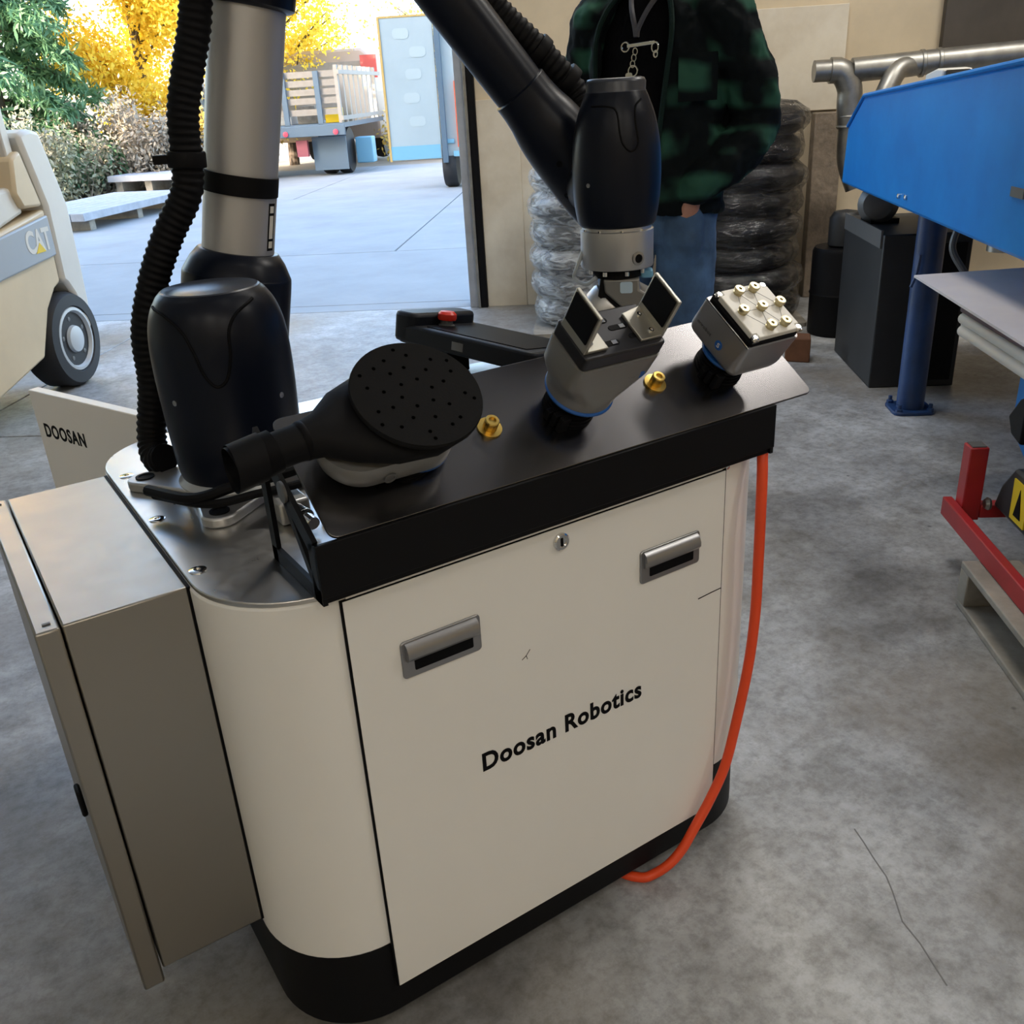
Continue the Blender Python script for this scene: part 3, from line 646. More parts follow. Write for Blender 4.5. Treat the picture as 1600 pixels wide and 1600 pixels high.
groove(wr, WP, wc, [(-42, 1.234), (-12, 1.233), (1, 1.226), (5, 1.20), (9, 1.186), (19, 1.177), (29, 1.186), (28, 1.215), (32, 1.232), (46, 1.240)], .0014, dc=dcw, rc=rcw)
p = wc + (dcw * math.cos(R(-38)) + rcw * math.sin(R(-38))) * prof_r(WP, 1.135) + Vector((0, 0, 1.135))
MB().lathe([(.003, -.001), (.003, .0008), (.0001, .0004)], p, dcw * math.cos(R(-38)) + rcw * math.sin(R(-38)), 10).build('shell_screw', M_PEWT, wr)
fr = MB(ARM).lathe([(.0515, 1.018), (.0525, 1.020), (.0525, 1.070), (.050, 1.0715), (.050, 1.078)], (WV, WU, 0), n=48).build('tool_flange', M_ALU, rob)
for k in range(10):
    a = R(360 * k / 10 + 8); MB(ARM).lathe([(.003, 0), (.003, .003), (.0001, .0033)], (WV + .0488 * math.cos(a), WU + .0488 * math.sin(a), 1.0702), (0, 0, 1), 8).build('flange_bolt', M_CHROME, fr)
p = wc + (dcw * math.cos(R(34)) + rcw * math.sin(R(34))) * .0522 + Vector((0, 0, 1.034)); d = dcw * math.cos(R(34)) + rcw * math.sin(R(34))
MB().lathe([(.0095, 0), (.0095, .002), (.0062, .0024), (.0062, -.0005), (.0001, -.0005)], p, d, 18).build('socket', M_PEWT, fr)
MB().lathe([(.006, 0), (.006, .0012), (.0001, .0012)], p, d, 16).build('socket_hole', M_INK, fr)
# quick changer under the flange, turned to face the camera
QC = frame(rcw, -dcw, (0, 0, 1), wc)
MB(QC).lathe([(.036, 1.004), (.036, 1.018)], n=36).build('changer_plate', M_RUB, rob)
for k in range(8):
    a = R(45 * k + 20); MB(QC).lathe([(.0035, 0), (.0035, .006), (.0001, .006)], (.040 * math.cos(a), .040 * math.sin(a), 1.009), (0, 0, 1), 8).build('changer_bolt', M_CHROME, rob)
MB(QC).prism([(-.020, 1.004), (.032, 1.004), (.032, .988), (.050, .978), (.036, .955), (.022, .948), (-.018, .985)], -.034, .034, lambda p, z: (p[0], z, p[1])).build('changer_block', M_TOOLG, rob, bev=.003)
MB(QC).prism([(-.024, 1.004), (-.020, 1.004), (-.018, .985), (.022, .944), (.018, .938), (-.028, .980)], -.030, .030, lambda p, z: (p[0], z, p[1])).build('changer_seal', M_RUB, rob)
nd = Vector((-.70, 0, -.715)).normalized()
MB(QC).lathe([(.034, 0), (.036, .004), (.036, .020), (.033, .023)], (-.006, 0, .966), nd, 36).build('changer_disc', M_ALU, rob)
MB(QC).lathe([(.0355, 0), (.0365, .002), (.0365, .006), (.0355, .008)], (-.021, 0, .9505), nd, 36).build('blue_ring', M_BLUEP, rob)
MB(QC).lathe([(.033, 0), (.033, .012), (.026, .020)], (-.026, 0, .945), nd, 36).build('changer_face', M_ALU, rob)
nd2 = Vector((.75, 0, -.66)).normalized()
MB(QC).lathe([(.030, 0), (.032, .004), (.032, .012), (.029, .014)], (.040, 0, .962), nd2, 36).build('changer_disc', M_ALU, rob)
MB(QC).prism(rrect(.004, .022, .984, 1.000, .003, 3), -.0352, -.0340, lambda p, z: (p[0], z, p[1])).build('changer_badge', mat('badge', (.45, .6, .75), .4), rob)
cb_ = spline([(-.046, -.01, 1.05), (-.058, -.015, 1.02), (-.062, -.012, 1.004), (-.045, -.03, .998), (-.03, -.035, 1.008)], 6)
MB(QC).tube(cb_, .003, 8).build('sensor_cable', M_FORKG, rob)
MB(QC).prism(rrect(.034, .052, 1.0, 1.012, .004, 3), -.012, .01, lambda p, z: (p[0], z, p[1])).build('cable_clip', mat('clip_blue', (.15, .38, .6), .4), rob, bev=.002)

# corrugated conduit, base to elbow to wrist
def hose(name, pts, r, amp, period, m_, par, M_=ARM):
    P = resample(spline(pts, 14), period / 6); rr = [r + amp * (1 if (i % 6) < 3 else -1) * (.6 if (i % 3) != 1 else 1) for i in range(len(P))]
    return MB(M_).tube(P, rr, 14).build(name, m_, par, ang=70)
hose('cable_conduit', [(-.118, .05, .775), (-.135, .07, .770), (-.139, .095, .80), (-.122, .1, .879), (-.115, .1, .958), (-.089, .1, 1.032), (-.057, .1, 1.093), (-.023, .1, 1.144), (-.012, .1, 1.178), (-.004, .1, 1.253), (.016, .1, 1.317), (.036, .1, 1.378), (.05, .1, 1.47), (.055, .09, 1.62), (.08, .09, 1.77), (.17, .095, 1.82), (.28, .1, 1.73), (.37, .1, 1.53), (.415, .1, 1.410), (.448, .1, 1.363), (.488, .1, 1.325), (.525, .1, 1.290), (.562, .1, 1.246), (.58, .08, 1.20)], .0218, .0011, .0105, M_RUB, rob)
c_ = MB(ARM); c_.lathe([(.026, 0), (.027, .002), (.027, .02), (.026, .022)], (-.011, .1, 1.185), (.08, 0, 1), 20); c_.box(-.055, -.02, .09, .11, 1.192, 1.204); c_.build('conduit_clamp', M_RUB, rob, bev=.001)
for t in ((.500, .1, 1.313), (.542, .1, 1.272)):
    c_ = MB(ARM); c_.lathe([(.026, 0), (.027, .002), (.027, .014), (.026, .016)], t, (.62, 0, -.6), 20); c_.bar((t[0] - .03, t[1] - .01, t[2] - .04), t, .018, .012); c_.build('conduit_clamp', M_RUB, rob)
MB().tube(spline([(-.115, .40, .772), (-.075, .31, .778), (-.02, .285, .790), (.05, .27, .796), (.115, .285, .80), (.15, .33, .80)], 8), .008, 10).build('base_cable', M_RUB, rob)
MB().tube(spline([(-.11, .385, .768), (-.06, .29, .772), (0, .262, .780), (.06, .245, .785), (.13, .26, .785), (.17, .31, .78)], 8), .006, 10).build('base_cable', M_RUB, rob)
cn = MB(); cn.box(.012, .055, .215, .275, .7425, .775); cn.build('connector_box', M_ALU, rob, bev=.004)
cn = MB(); cn.box(.045, .085, .30, .34, .758, .782); cn.build('connector_box', M_ALU, rob, bev=.003)
cn = MB(); cn.cyl((.034, .215, .760), (.036, .186, .760), .0125, n=20); cn.cyl((.036, .19, .760), (.038, .165, .758), .009, n=20); cn.build('cable_gland', M_CHROME, rob, bev=.001)
cn = MB(); cn.cyl((.075, .215, .756), (.078, .17, .756), .010, n=18); cn.cyl((.078, .175, .756), (.08, .15, .756), .0065, n=16); cn.build('cable_gland', mat('gland_brass', (.45, .33, .2), .3, 1), rob, bev=.001)

# ================================================================ BLUE MACHINE AND THE RIGHT SIDE OF THE SHOP
bm_ = thing('blue_machine', 'big blue sheet-metal machine hood on a round post', 'machine', ROOM @ Vector((1.95, -2.28, 0)))
prof = [(-1.50, .80), (-1.535, 1.03), (-1.75, 1.152), (-3.25, 1.25), (-4.6, 1.30), (-4.6, .78), (-3.4, .78)]
MB(ROOM).prism(prof, 1.8, 3.4, lambda p, z: (z, p[0], p[1])).build('hood', M_BLUE, bm_, bev=.012)
ed = MB(ROOM).tube([(1.80, -1.535, 1.035), (1.80, -1.75, 1.157), (1.80, -3.25, 1.255), (1.80, -4.6, 1.305)], .008, 8); ed.build('top_edge', M_BLUE, bm_)
MB(ROOM).box(1.795, 1.7985, -3.36, -3.28, .93, .955).build('scraped_patch', M_GREYM, bm_)
for b_, z_ in ((-2.34, .832), (-2.42, .836)): MB(ROOM).lathe([(.009, 0), (.009, .006), (.0001, .009)], (1.799, b_, z_), (-1, 0, 0), 12).build('hood_bolt', M_CHROME, bm_)
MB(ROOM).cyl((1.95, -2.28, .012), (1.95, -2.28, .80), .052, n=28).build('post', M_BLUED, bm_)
MB(ROOM).prism(rrect(1.87, 2.03, -2.36, -2.2, .03, 4), 0.0, .014).build('post_foot', M_BLUED, bm_, bev=.003)
for da, db in ((-.06, -.06), (-.06, .06), (.06, -.06)): MB(ROOM).lathe([(.014, 0), (.014, .01), (.008, .012), (.008, .028), (.0001, .028)], (1.95 + da, -2.28 + db, .014), n=8).build('foot_bolt', M_BLUED, bm_)
MB(ROOM).tube(spline([(1.90, -2.34, .62), (1.895, -2.335, .55), (1.885, -2.32, .50)], 6), .006, 8).build('post_cable', M_BLUED, bm_)
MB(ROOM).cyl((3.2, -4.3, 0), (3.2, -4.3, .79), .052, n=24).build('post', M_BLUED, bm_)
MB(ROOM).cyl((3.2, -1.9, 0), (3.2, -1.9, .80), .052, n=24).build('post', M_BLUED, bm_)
hb = MB(ROOM); hb.cyl((2.1, -2.55, .66), (2.1, -2.55, .80), .05, n=20); hb.build('hopper_tube', M_GALV, bm_)
hb = MB(ROOM); hb.box(2.2, 2.215, -2.72, -2.58, .67, .79); hb.build('hopper_flap', M_FORKW, bm_)
MB(ROOM).tube(spline([(2.02, -2.42, .80), (1.98, -2.46, .74), (1.96, -2.48, .66), (2.0, -2.52, .58)], 6), .012, 10).build('grey_hose', M_GREYM, bm_)
# dark cabinet behind the post
dc = thing('dark_cabinet', 'dark steel cabinet standing behind the blue post', 'cabinet', ROOM @ Vector((2.1, -1.65, 0)))
MB(ROOM).box(1.87, 2.22, -1.98, -1.36, .0, .64).build('cabinet_body', M_DARKM, dc, bev=.006)
MB(ROOM).box(2.0, 2.2, -1.984, -1.98, .03, .60).build('front_panel', M_BLACK, dc)
MB(ROOM).box(1.862, 1.87, -1.96, -1.38, .585, .655).build('top_band', M_GREYM, dc)
ml = MB(ROOM); ml.lathe([(.075, 0), (.085, .01), (.085, .10), (.06, .13), (.03, .135), (.0001, .135)], (1.96, -1.55, .72), (-.3, -.9, 0), 24); ml.build('fan_motor', M_GREYM, dc)
MB(ROOM).box(1.90, 2.02, -1.66, -1.5, .638, .66).build('motor_mount', M_BLACK, dc)
# ducts
du = thing('air_duct', 'galvanised air duct with two drop elbows along the wall', 'duct', ROOM @ Vector((2.6, -.6, 1.25)))
def duct(path, r, nm='duct_pipe', rings=0):
    P = resample(spline(path, 10), .02) if len(path) > 2 else [Vector(p) for p in path]
    MB(ROOM).tube(P, r, 24).build(nm, M_GALV, du, ang=50)
duct([(1.84, -.6, 1.255), (1.95, -.6, 1.255)], .052, 'duct_cap')
duct([(1.92, -.6, 1.255), (1.98, -.6, 1.245), (2.025, -.6, 1.17), (2.03, -.6, 1.09), (2.04, -.6, .98)], .062, 'duct_elbow')
duct([(2.04, -.6, 1.0), (2.05, -.6, .82), (2.10, -.62, .68)], .057)
duct([(2.03, -.6, 1.25), (2.9, -.6, 1.285), (3.8, -.6, 1.31)], .058)
duct([(2.34, -.6, 1.255), (2.25, -.64, 1.24), (2.19, -.68, 1.15), (2.14, -.7, 1.02), (2.12, -.7, .9)], .05, 'duct_elbow')
for a, z in ((2.44, 1.266), (2.36, 1.262), (3.1, 1.288)):
    MB(ROOM).lathe([(.062, 0), (.065, .003), (.065, .018), (.062, .021)], (a, -.6, z), (1, 0, .03), 24).build('band_clamp', M_GALV, du)
for z in (.98, 1.03): MB(ROOM).lathe([(.064, 0), (.067, .004), (.064, .012)], (2.04, -.6, z), (0, 0, 1), 24).build('band_clamp', M_GALV, du)
for a in (3.3, 3.7): MB(ROOM).bar((a, -.05, 1.42), (a, -.6, 1.36), .03, .03).build('wall_bracket', M_GALV, du)
abx = MB(ROOM).prism([(-2.19, 1.182), (-2.19, 1.226), (-2.30, 1.243), (-2.36, 1.24), (-2.36, 1.193)], 1.89, 1.99, lambda p, z: (z, p[0], p[1])).build('air_box', M_FORKW, bev=.006, label='small white box sitting on top of the blue hood', cat='box')
MB(ROOM).prism([(-2.362, 1.194), (-2.362, 1.238), (-2.40, 1.232), (-2.42, 1.198)], 1.90, 1.98, lambda p, z: (z, p[0], p[1])).build('dark_cap', M_BLACK, abx, bev=.004)
# boards on the wall
MB(ROOM).box(1.42, 2.13, -.03, -.002, 1.05, 1.585).build('wall_board', M_WALLP, label='pale stained wall board behind the duct elbow', cat='board', bev=.003)
MB(ROOM).box(2.64, 5.2, -.05, -.002, 1.30, 3.2).build('wall_board', M_DARKP, label='dark brown wall panel at the upper right', cat='board', bev=.004)
MB(ROOM).box(1.97, 2.13, -.12, -.01, 0, 1.04).build('wall_post', mat('rough_post', (.30, .24, .18), .9, noise=(20, .6), bump=(45, .5, .01)), label='rough brown wall post below the stained board', cat='post', bev=.006)
dr = thing('black_drum', 'black drum standing between the tyre stack and the cabinet', 'drum', ROOM @ Vector((1.93, -.95, 0)))
MB(ROOM).lathe([(.145, 0), (.15, .01), (.15, .20), (.155, .21), (.15, .22), (.15, .42), (.14, .44), (.0001, .44)], (1.97, -.98, 0), n=32).build('drum_shell', M_BLACK, dr)
MB(ROOM).lathe([(.07, 0), (.08, .01), (.08, .14), (.06, .17), (.0001, .18)], (1.97, -.98, .44), n=24).build('drum_cap', M_DARKM, dr)
MB(ROOM).prism([(1.60, -1.52), (1.71, -1.56), (1.73, -1.45), (1.63, -1.41)], 0, .115).build('rust_block', M_CARD, label='small rusty block on the floor before the dark cabinet', cat='block', bev=.006)
# steel sheet table
tb_ = thing('sheet_table', 'steel sheet lying on a work table at the right edge', 'table', ROOM @ Vector((2.4, -3.4, 0)))
MB(ROOM).prism([(1.712, -2.865), (3.2, -2.66), (3.2, -4.6), (1.68, -4.6)], .644, .651).build('steel_sheet', M_SHEET, tb_)
MB(ROOM).box(1.735, 3.1, -4.5, -3.215, .612, .643).build('wooden_top', mat('purple_brown_board', (.12, .07, .085), .6, noise=(12, .6)), tb_, bev=.003)
MB(ROOM).cyl((1.745, -3.225, .594), (1.745, -4.5, .594), .0165, n=16).build('rail_tube', M_FORKW, tb_)
MB(ROOM).cyl((1.738, -3.25, .565), (1.738, -4.5, .565), .0165, n=16).build('rail_tube', M_FORKW, tb_)
MB(ROOM).prism([(-3.62, .30), (-3.50, .36), (-3.50, .545), (-4.3, .545), (-4.3, .30)], 1.80, 2.6, lambda p, z: (z, p[0], p[1])).build('blue_housing', M_BLUE, tb_, bev=.01)
st = MB(ROOM); st.prism([(-3.60, .40), (-3.58, .52), (-3.70, .52), (-3.70, .40)], 1.796, 1.799, lambda p, z: (z, p[0], p[1])); st.build('warning_sticker', M_YEL, tb_)
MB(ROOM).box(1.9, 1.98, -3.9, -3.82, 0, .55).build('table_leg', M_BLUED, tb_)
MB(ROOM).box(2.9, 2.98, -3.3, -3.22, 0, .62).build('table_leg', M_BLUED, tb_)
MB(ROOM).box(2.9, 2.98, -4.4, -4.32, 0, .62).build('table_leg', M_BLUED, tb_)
# pallet
pa = thing('wooden_pallet', 'worn wooden pallet under the red frame', 'pallet', ROOM @ Vector((2.0, -3.8, 0)))
for k in range(5):
    MB(ROOM).box(1.60 + k * .22, 1.60 + k * .22 + .14, -4.9, -3.81, .105, .123).build('deck_board', M_WOODP, pa, bev=.003)
for k in range(3):
    MB(ROOM).box(1.60, 2.62, -3.86 - k * .49, -3.81 - k * .49, .018, .105).build('stringer', M_WOODP, pa, bev=.003)
for k in (0, 2, 4): MB(ROOM).box(1.60 + k * .22, 1.60 + k * .22 + .10, -4.9, -3.81, 0.0, .018).build('base_board', M_WOODP, pa, bev=.003)
# red frame standing on the pallet
rf = thing('red_frame', 'red welded steel frame with an upright post standing on the pallet', 'frame', ROOM @ Vector((1.72, -3.5, .123)))
MB(ROOM).box(1.640, 1.665, -4.85, -3.53, .124, .176).build('side_rail', M_JACK, rf, bev=.003)
MB(ROOM).box(1.666, 1.714, -3.602, -3.552, .135, .342).build('upright_post', M_JACK, rf, bev=.003)
MB(ROOM).box(1.672, 1.708, -3.596, -3.558, .342, .345).build('post_top', M_GREYM, rf)
MB(ROOM).box(1.715, 2.5, -3.60, -3.565, .140, .178).build('cross_rail', M_JACK, rf, bev=.003)
MB(ROOM).box(2.5, 2.53, -4.85, -3.53, .124, .176).build('side_rail', M_JACK, rf, bev=.003)
# black winch unit on the frame
wu = thing('winch_unit', 'black hydraulic unit with a yellow warning label on the red frame', 'hydraulic unit', ROOM @ Vector((1.8050, -3.730, .178)))
MB(ROOM).prism([(-3.600, .179), (-3.630, .25), (-3.690, .32), (-4.230, .32), (-4.230, .179)], 1.7450, 2.0950, lambda p, z: (z, p[0], p[1])).build('unit_case', M_DARKM, wu, bev=.008)
MB(ROOM).prism([(-3.710, .195), (-3.705, .30), (-3.790, .30), (-3.790, .195)], 1.7410, 1.7445, lambda p, z: (z, p[0], p[1])).build('warning_label', M_YEL, wu)
MB(ROOM).prism([(-3.730, .21), (-3.748, .285), (-3.770, .21)], 1.7395, 1.7408, lambda p, z: (z, p[0], p[1])).build('warning_triangle', M_INK, wu)
MB(ROOM).lathe([(.016, 0), (.018, .006), (.012, .014), (.0001, .016)], (1.7350, -3.605, .185), (-1, 0, 0), 12).build('side_nut', M_GALV, wu)
MB(ROOM).prism([(-3.630, .39), (-3.600, .43), (-3.650, .49), (-3.690, .51), (-3.690, .38)], 1.7450, 1.8450, lambda p, z: (z, p[0], p[1])).build('lever_head', M_BLACK, wu, bev=.006)
MB(ROOM).cyl((1.8050, -3.680, .31), (1.8050, -3.665, .45), .018, n=16).build('lever_post', M_BLUED, wu)

# ================================================================ WRAPPED TYRE STACKS
def stack(lbl, a, b, r, n, hh, filmm, seed, z0=.02):
    random.seed(seed)
    t = thing('wrapped_tyre_stack', lbl, 'tyre stack', ROOM @ Vector((a, b, 0)), 'wrapped tyre stacks by the wall')
    MB(ROOM).prism(rrect(a - r, a + r, b - r, b + r, .03, 3), 0, z0).build('base_board', M_WOODP, t)
    rings = []
    for k in range(n):
        z = z0 + k * hh; rr = r * random.uniform(.93, 1.0); da, db = random.uniform(-.02, .02), random.uniform(-.02, .02)
        pr = [(rr * .55, 0.004), (rr * .86, 0), (rr * .97, hh * .2), (rr, hh * .5), (rr * .97, hh * .8), (rr * .86, hh * .98), (rr * .55, hh * .97)]
        MB(ROOM).lathe(pr, (a + da, b + db, z), n=36).build('tyre', M_STACKT, t, ang=50)
        for f_, q in ((.06, .93), (.3, 1.012), (.55, 1.03), (.8, 1.0)):
            ring = []
            for j in range(72):
                an = 2 * PI * j / 72; wob = 1 + .012 * math.sin(an * 7 + k * 2.1) + random.uniform(-.008, .008)
                ring.append((a + da * .7 + (rr * q + .012) * wob * math.cos(an), b + db * .7 + (rr * q + .012) * wob * math.sin(an), z + hh * f_ + .012 * math.sin(an * 2 + k)))
            rings.append(ring)
    top = z0 + n * hh + .015
    for q, dz in ((.8, 0), (.45, .02), (.1, .01)): rings.append([(a + r * q * math.cos(2 * PI * j / 72), b + r * q * math.sin(2 * PI * j / 72), top + dz + random.uniform(-.01, .01)) for j in range(72)])
    MB(ROOM).loft(rings, (False, True)).build('stretch_film', filmm, t, ang=80)
stack('tyre stack in clear stretch film, tinted pale for door light, beside the door jamb', .70, -.55, .34, 6, .145, M_FILMC, 3)
stack('tall black tyre stack in dark-tinted stretch film behind the man', 1.50, -.50, .35, 8, .135, M_FILMD, 8)

# ================================================================ FORKLIFT
fk = thing('forklift', 'cream forklift truck parked at the left of the open door', 'forklift', ROOM @ Vector((-2.45, -2.4, 0)))
A0, A1 = -2.95, -1.9
def side(poly, a0, a1, nm, m_, bev=.01, par=None):
    return MB(ROOM).prism(poly, a0, a1, lambda p, z: (z, p[0], p[1])).build(nm, m_, par or fk, bev=bev)
side([(-1.49, .52), (-1.475, .87), (-1.57, 1.20), (-1.46, 1.215), (-1.385, 1.20), (-1.30, .93), (-1.28, .85), (-1.29, .52), (-1.31, .25), (-1.36, .25), (-1.42, .44), (-1.46, .50)], A0 - .03, A1, 'counterweight', M_FORKW, .02)
side([(-1.50, .52), (-1.485, .86), (-1.90, .80), (-3.3, .72), (-3.3, .13), (-2.25, .13), (-1.79, .215), (-1.66, .42), (-1.56, .50)], A0, A1 - .012, 'body_side', M_FORK, .012)
side([(-1.500, .648), (-1.500, .835), (-1.90, .79), (-2.15, .75), (-2.15, .585), (-1.98, .612)], A1 - .011, A1 + .006, 'grey_side_panel', M_FORKG, .01)
side([(-1.50, .875), (-1.58, 1.13), (-1.66, 1.10), (-1.70, .95), (-1.66, .88)], A0 + .02, A1 - .004, 'hood', M_FORK, .015)
side([(-1.62, .86), (-1.68, .98), (-2.1, .97), (-2.5, .90), (-2.5, .75), (-1.9, .80)], A0 + .05, A1 - .03, 'seat_deck', M_FORKW, .02)
side([(-1.70, .96), (-1.73, 1.2), (-1.80, 1.22), (-1.88, 1.0), (-2.2, .98), (-2.2, .93)], -2.7, -2.05, 'seat', M_BRN, .02)
for aa in (A0 + .06, A1 - .07):
    MB(ROOM).bar((aa, -1.61, 1.06), (aa, -1.62, 1.40), .07, .06, (0, 1, 0)).build('rear_post', M_FORKW, fk, bev=.008)
    MB(ROOM).bar((aa, -1.62, 1.38), (aa, -1.85, 2.15), .07, .06, (0, 1, 0)).build('rear_post', M_FORKW, fk, bev=.008)
    MB(ROOM).bar((aa, -1.85, 2.12), (aa, -3.2, 2.15), .06, .06).build('roof_bar', M_FORKW, fk, bev=.008)
    MB(ROOM).bar((aa, -3.2, .7), (aa, -3.05, 2.15), .06, .06, (0, 1, 0)).build('front_post', M_FORKW, fk, bev=.008)
    MB(ROOM).box(aa - .04, aa + .04, -3.5, -3.38, .1, 2.1).build('mast', M_DARKM, fk, bev=.006)
    MB(ROOM).box(aa + (.1 if aa < -2.4 else -.2), aa + (.2 if aa < -2.4 else -.1), -4.6, -3.5, .05, .09).build('fork', M_DARKM, fk, bev=.006)
for k in range(6): MB(ROOM).bar((A0 + .06, -1.95 - k * .22, 2.15), (A1 - .07, -1.95 - k * .22, 2.15), .03, .03).build('roof_bar', M_FORKW, fk)
for ax, sgn in ((A1 - .005, 1), (A0 + .005, -1)):
    for bc, rr in ((-1.50, .235), (-2.95, .29)):
        wt = MB(ROOM).lathe([(rr * .62, -.17), (rr * .9, -.17), (rr, -.14), (rr, -.02), (rr * .93, .005), (rr * .70, .008), (rr * .66, -.01)], (ax, bc, rr), (sgn, 0, 0), 40).build('tyre', M_TYRE, fk, ang=40)
        rm = MB(ROOM).lathe([(rr * .70, -.012), (rr * .66, .004), (rr * .60, .006), (rr * .56, -.012), (rr * .30, -.018), (rr * .27, .006), (rr * .15, .012), (.0001, .012)], (ax, bc, rr), (sgn, 0, 0), 36).build('wheel_rim', M_RIM, wt)
        for k in range(5):
            an = 2 * PI * k / 5 + .4; MB(ROOM).lathe([(.012, 0), (.012, .008), (.0001, .01)], (ax - sgn * .016, bc + rr * .43 * math.cos(an), rr + rr * .43 * math.sin(an)), (sgn, 0, 0), 8).build('wheel_nut', M_GREYM, wt)
st = MB(ROOM); c_ = (-2.25, -2.12, 1.08); st.tube([(c_[0] + .17 * math.cos(2 * PI * k / 28), c_[1] + .10 * math.sin(2 * PI * k / 28), c_[2] + .12 * math.sin(2 * PI * k / 28)) for k in range(29)], .015, 8); st.build('steering_wheel', M_DARKM, fk)
FM = ROOM @ frame((0, 1, 0), (0, 0, 1), (1, 0, 0), (A1 + .0065, -1.735, .682))
text('lettering', 'CAT', FM, .21, .105, M_FORKW, fk, bold=.03, thick=.001, space=.92)
MB(ROOM).prism([(-1.672, .680), (-1.588, .680), (-1.630, .725)], A1 + .0066, A1 + .0086, lambda p, z: (z, p[0], p[1])).build('emblem_triangle', M_YEL, fk)

# ================================================================ OUTDOORS
def beam(a0, a1, b0, b1, z0, z1, nm, m_, par, bev=0): return MB(ROOM).box(a0, a1, b0, b1, z0, z1).build(nm, m_, par, bev=bev)
# stake-bed truck, rear towards the door
tk = thing('stake_truck', 'stake-bed truck parked far out in the yard with its tailgate towards the door', 'truck', ROOM @ Vector((-4.2, 13.2, 0)))
TB = 11.4
beam(-6.2, -3.6, TB, TB + 3.6, .80, .88, 'bed', M_TRUCKB, tk)
beam(-6.2, -3.55, TB - .04, TB, .68, .86, 'rear_bumper', M_TRUCKB, tk, .01)
for a in (-6.1, -5.3, -4.62, -4.02): beam(a, a + .09, TB, TB + .05, .86, 1.72, 'stake_post', M_TRUCKB, tk)
for z in (1.62, 1.48, 1.34, 1.20, 1.02): beam(-6.2, -3.66, TB + .05, TB + .075, z, z + .10, 'tailgate_board', M_TRUCKW, tk)
for k in range(9):
    beam(-3.66, -3.60, TB + .05 + k * .38, TB + .15 + k * .38, .88, 1.80, 'side_stake', M_SLAT, tk)
for z in (.92, 1.65): beam(-3.59, -3.56, TB, TB + 3.5, z, z + .07, 'side_rail', M_SLAT, tk)
for k in range(9): beam(-6.2, -6.15, TB + .05 + k * .38, TB + .15 + k * .38, .88, 1.80, 'side_stake', M_SLAT, tk)
beam(-6.1, -3.7, TB + 3.6, TB + 3.66, .88, 1.95, 'head_board', M_TRUCKW, tk)
for a in (-5.7, -4.25):
    MB(ROOM).box(a, a + .62, TB + .25, TB + .28, .10, .66).build('mud_flap', M_TRUCKB, tk)
for a in (-5.75, -5.45, -4.22, -3.92):
    MB(ROOM).lathe([(.24, -.11), (.38, -.11), (.40, -.08), (.40, .08), (.38, .11), (.24, .11)], (a + .13, TB + .8, .40), (1, 0, 0), 28).build('tyre', M_TYRE, tk)
for a in (-5.6, -4.1): MB(ROOM).lathe([(.24, -.11), (.38, -.11), (.40, 0), (.38, .11), (.24, .11)], (a + .13, TB + 5.0, .40), (1, 0, 0), 28).build('tyre', M_TYRE, tk)
for a in (-4.78, -4.62, -3.72): MB(ROOM).lathe([(.045, 0), (.045, .02), (.0001, .03)], (a, TB - .042, .74), (0, -1, 0), 16).build('tail_lamp', M_TAIL, tk)
beam(-4.5, -4.3, TB + .1, TB + .2, .35, .62, 'hitch_block', mat('hitch_red', (.35, .10, .12), .5), tk)
MB(ROOM).prism([(-6.05, .45), (-3.75, .45), (-3.75, 2.0), (-4.0, 2.2), (-5.8, 2.2), (-6.05, 2.0)], TB + 3.9, TB + 5.4, lambda p, z: (p[0], z, p[1])).build('cab', mat('cab_cream', (.45, .36, .30), .5), tk, bev=.05)
beam(-3.95, -3.62, TB + 3.55, TB + 3.6, 1.62, 2.05, 'red_board', M_BRICKR, tk)
beam(-5.9, -3.9, TB + 3.88, TB + 3.9, 1.45, 1.95, 'cab_window', M_GLASS, tk)
beam(-6.0, -3.8, TB + 5.4, TB + 6.4, .45, 1.3, 'engine_hood', MATS['cab_cream'], tk, .05)
beam(-3.62, -3.3, TB + .9, TB + 1.2, .15, .6, 'tool_box', M_TRLB, tk, .02)
for k, (a, b_, sx, sz, m_) in enumerate(((-5.1, .35, .5, .22, M_WHITEP), (-4.5, .4, .34, .3, M_WOODP), (-3.98, .35, .28, .24, M_YEL))):
    nm = ['white', 'wooden', 'yellow'][k]
    beam(a, a + sx, TB + b_, TB + b_ + .4, .88, .88 + sz, 'cargo_box', m_, None, .01)
    o = col.objects[-1]; o['label'] = nm + ' cargo box on the bed of the stake truck'; o['category'] = 'box'; o['group'] = 'boxes on the truck bed'
# cargo trailer with its rear door swung open
tr = thing('cargo_trailer', 'white cargo trailer with one rear door swung open in the yard', 'trailer', ROOM @ Vector((-.3, 10, 0)))
beam(-1.37, .9, 8.1, 12.6, .42, 2.35, 'trailer_box', M_TRL, tr, .02)
MB(ROOM).box(-1.375, -1.30, 8.03, 8.1, .35, 2.4).build('door_frame', M_TRUCKB, tr, bev=.005)
dr_ = MB(ROOM).prism([(-2.095, 8.00), (-1.385, 8.05), (-1.385, 8.09), (-2.095, 8.04)], .41, 2.21).build('swing_door', M_TRL, tr, bev=.004)
MB(ROOM).prism([(-2.10, 7.993), (-1.40, 8.044), (-1.40, 8.05), (-2.10, 7.999)], .42, .60).build('blue_band', M_TRLB, dr_)
MB(ROOM).box(-2.125, -2.095, 7.99, 8.05, .40, 2.23).build('door_edge', M_TRLO, dr_)
MB(ROOM).prism([(-2.095, 7.995), (-1.385, 8.045), (-1.385, 8.09), (-2.095, 8.04)], 2.21, 2.235).build('door_edge', M_TRLO, dr_)
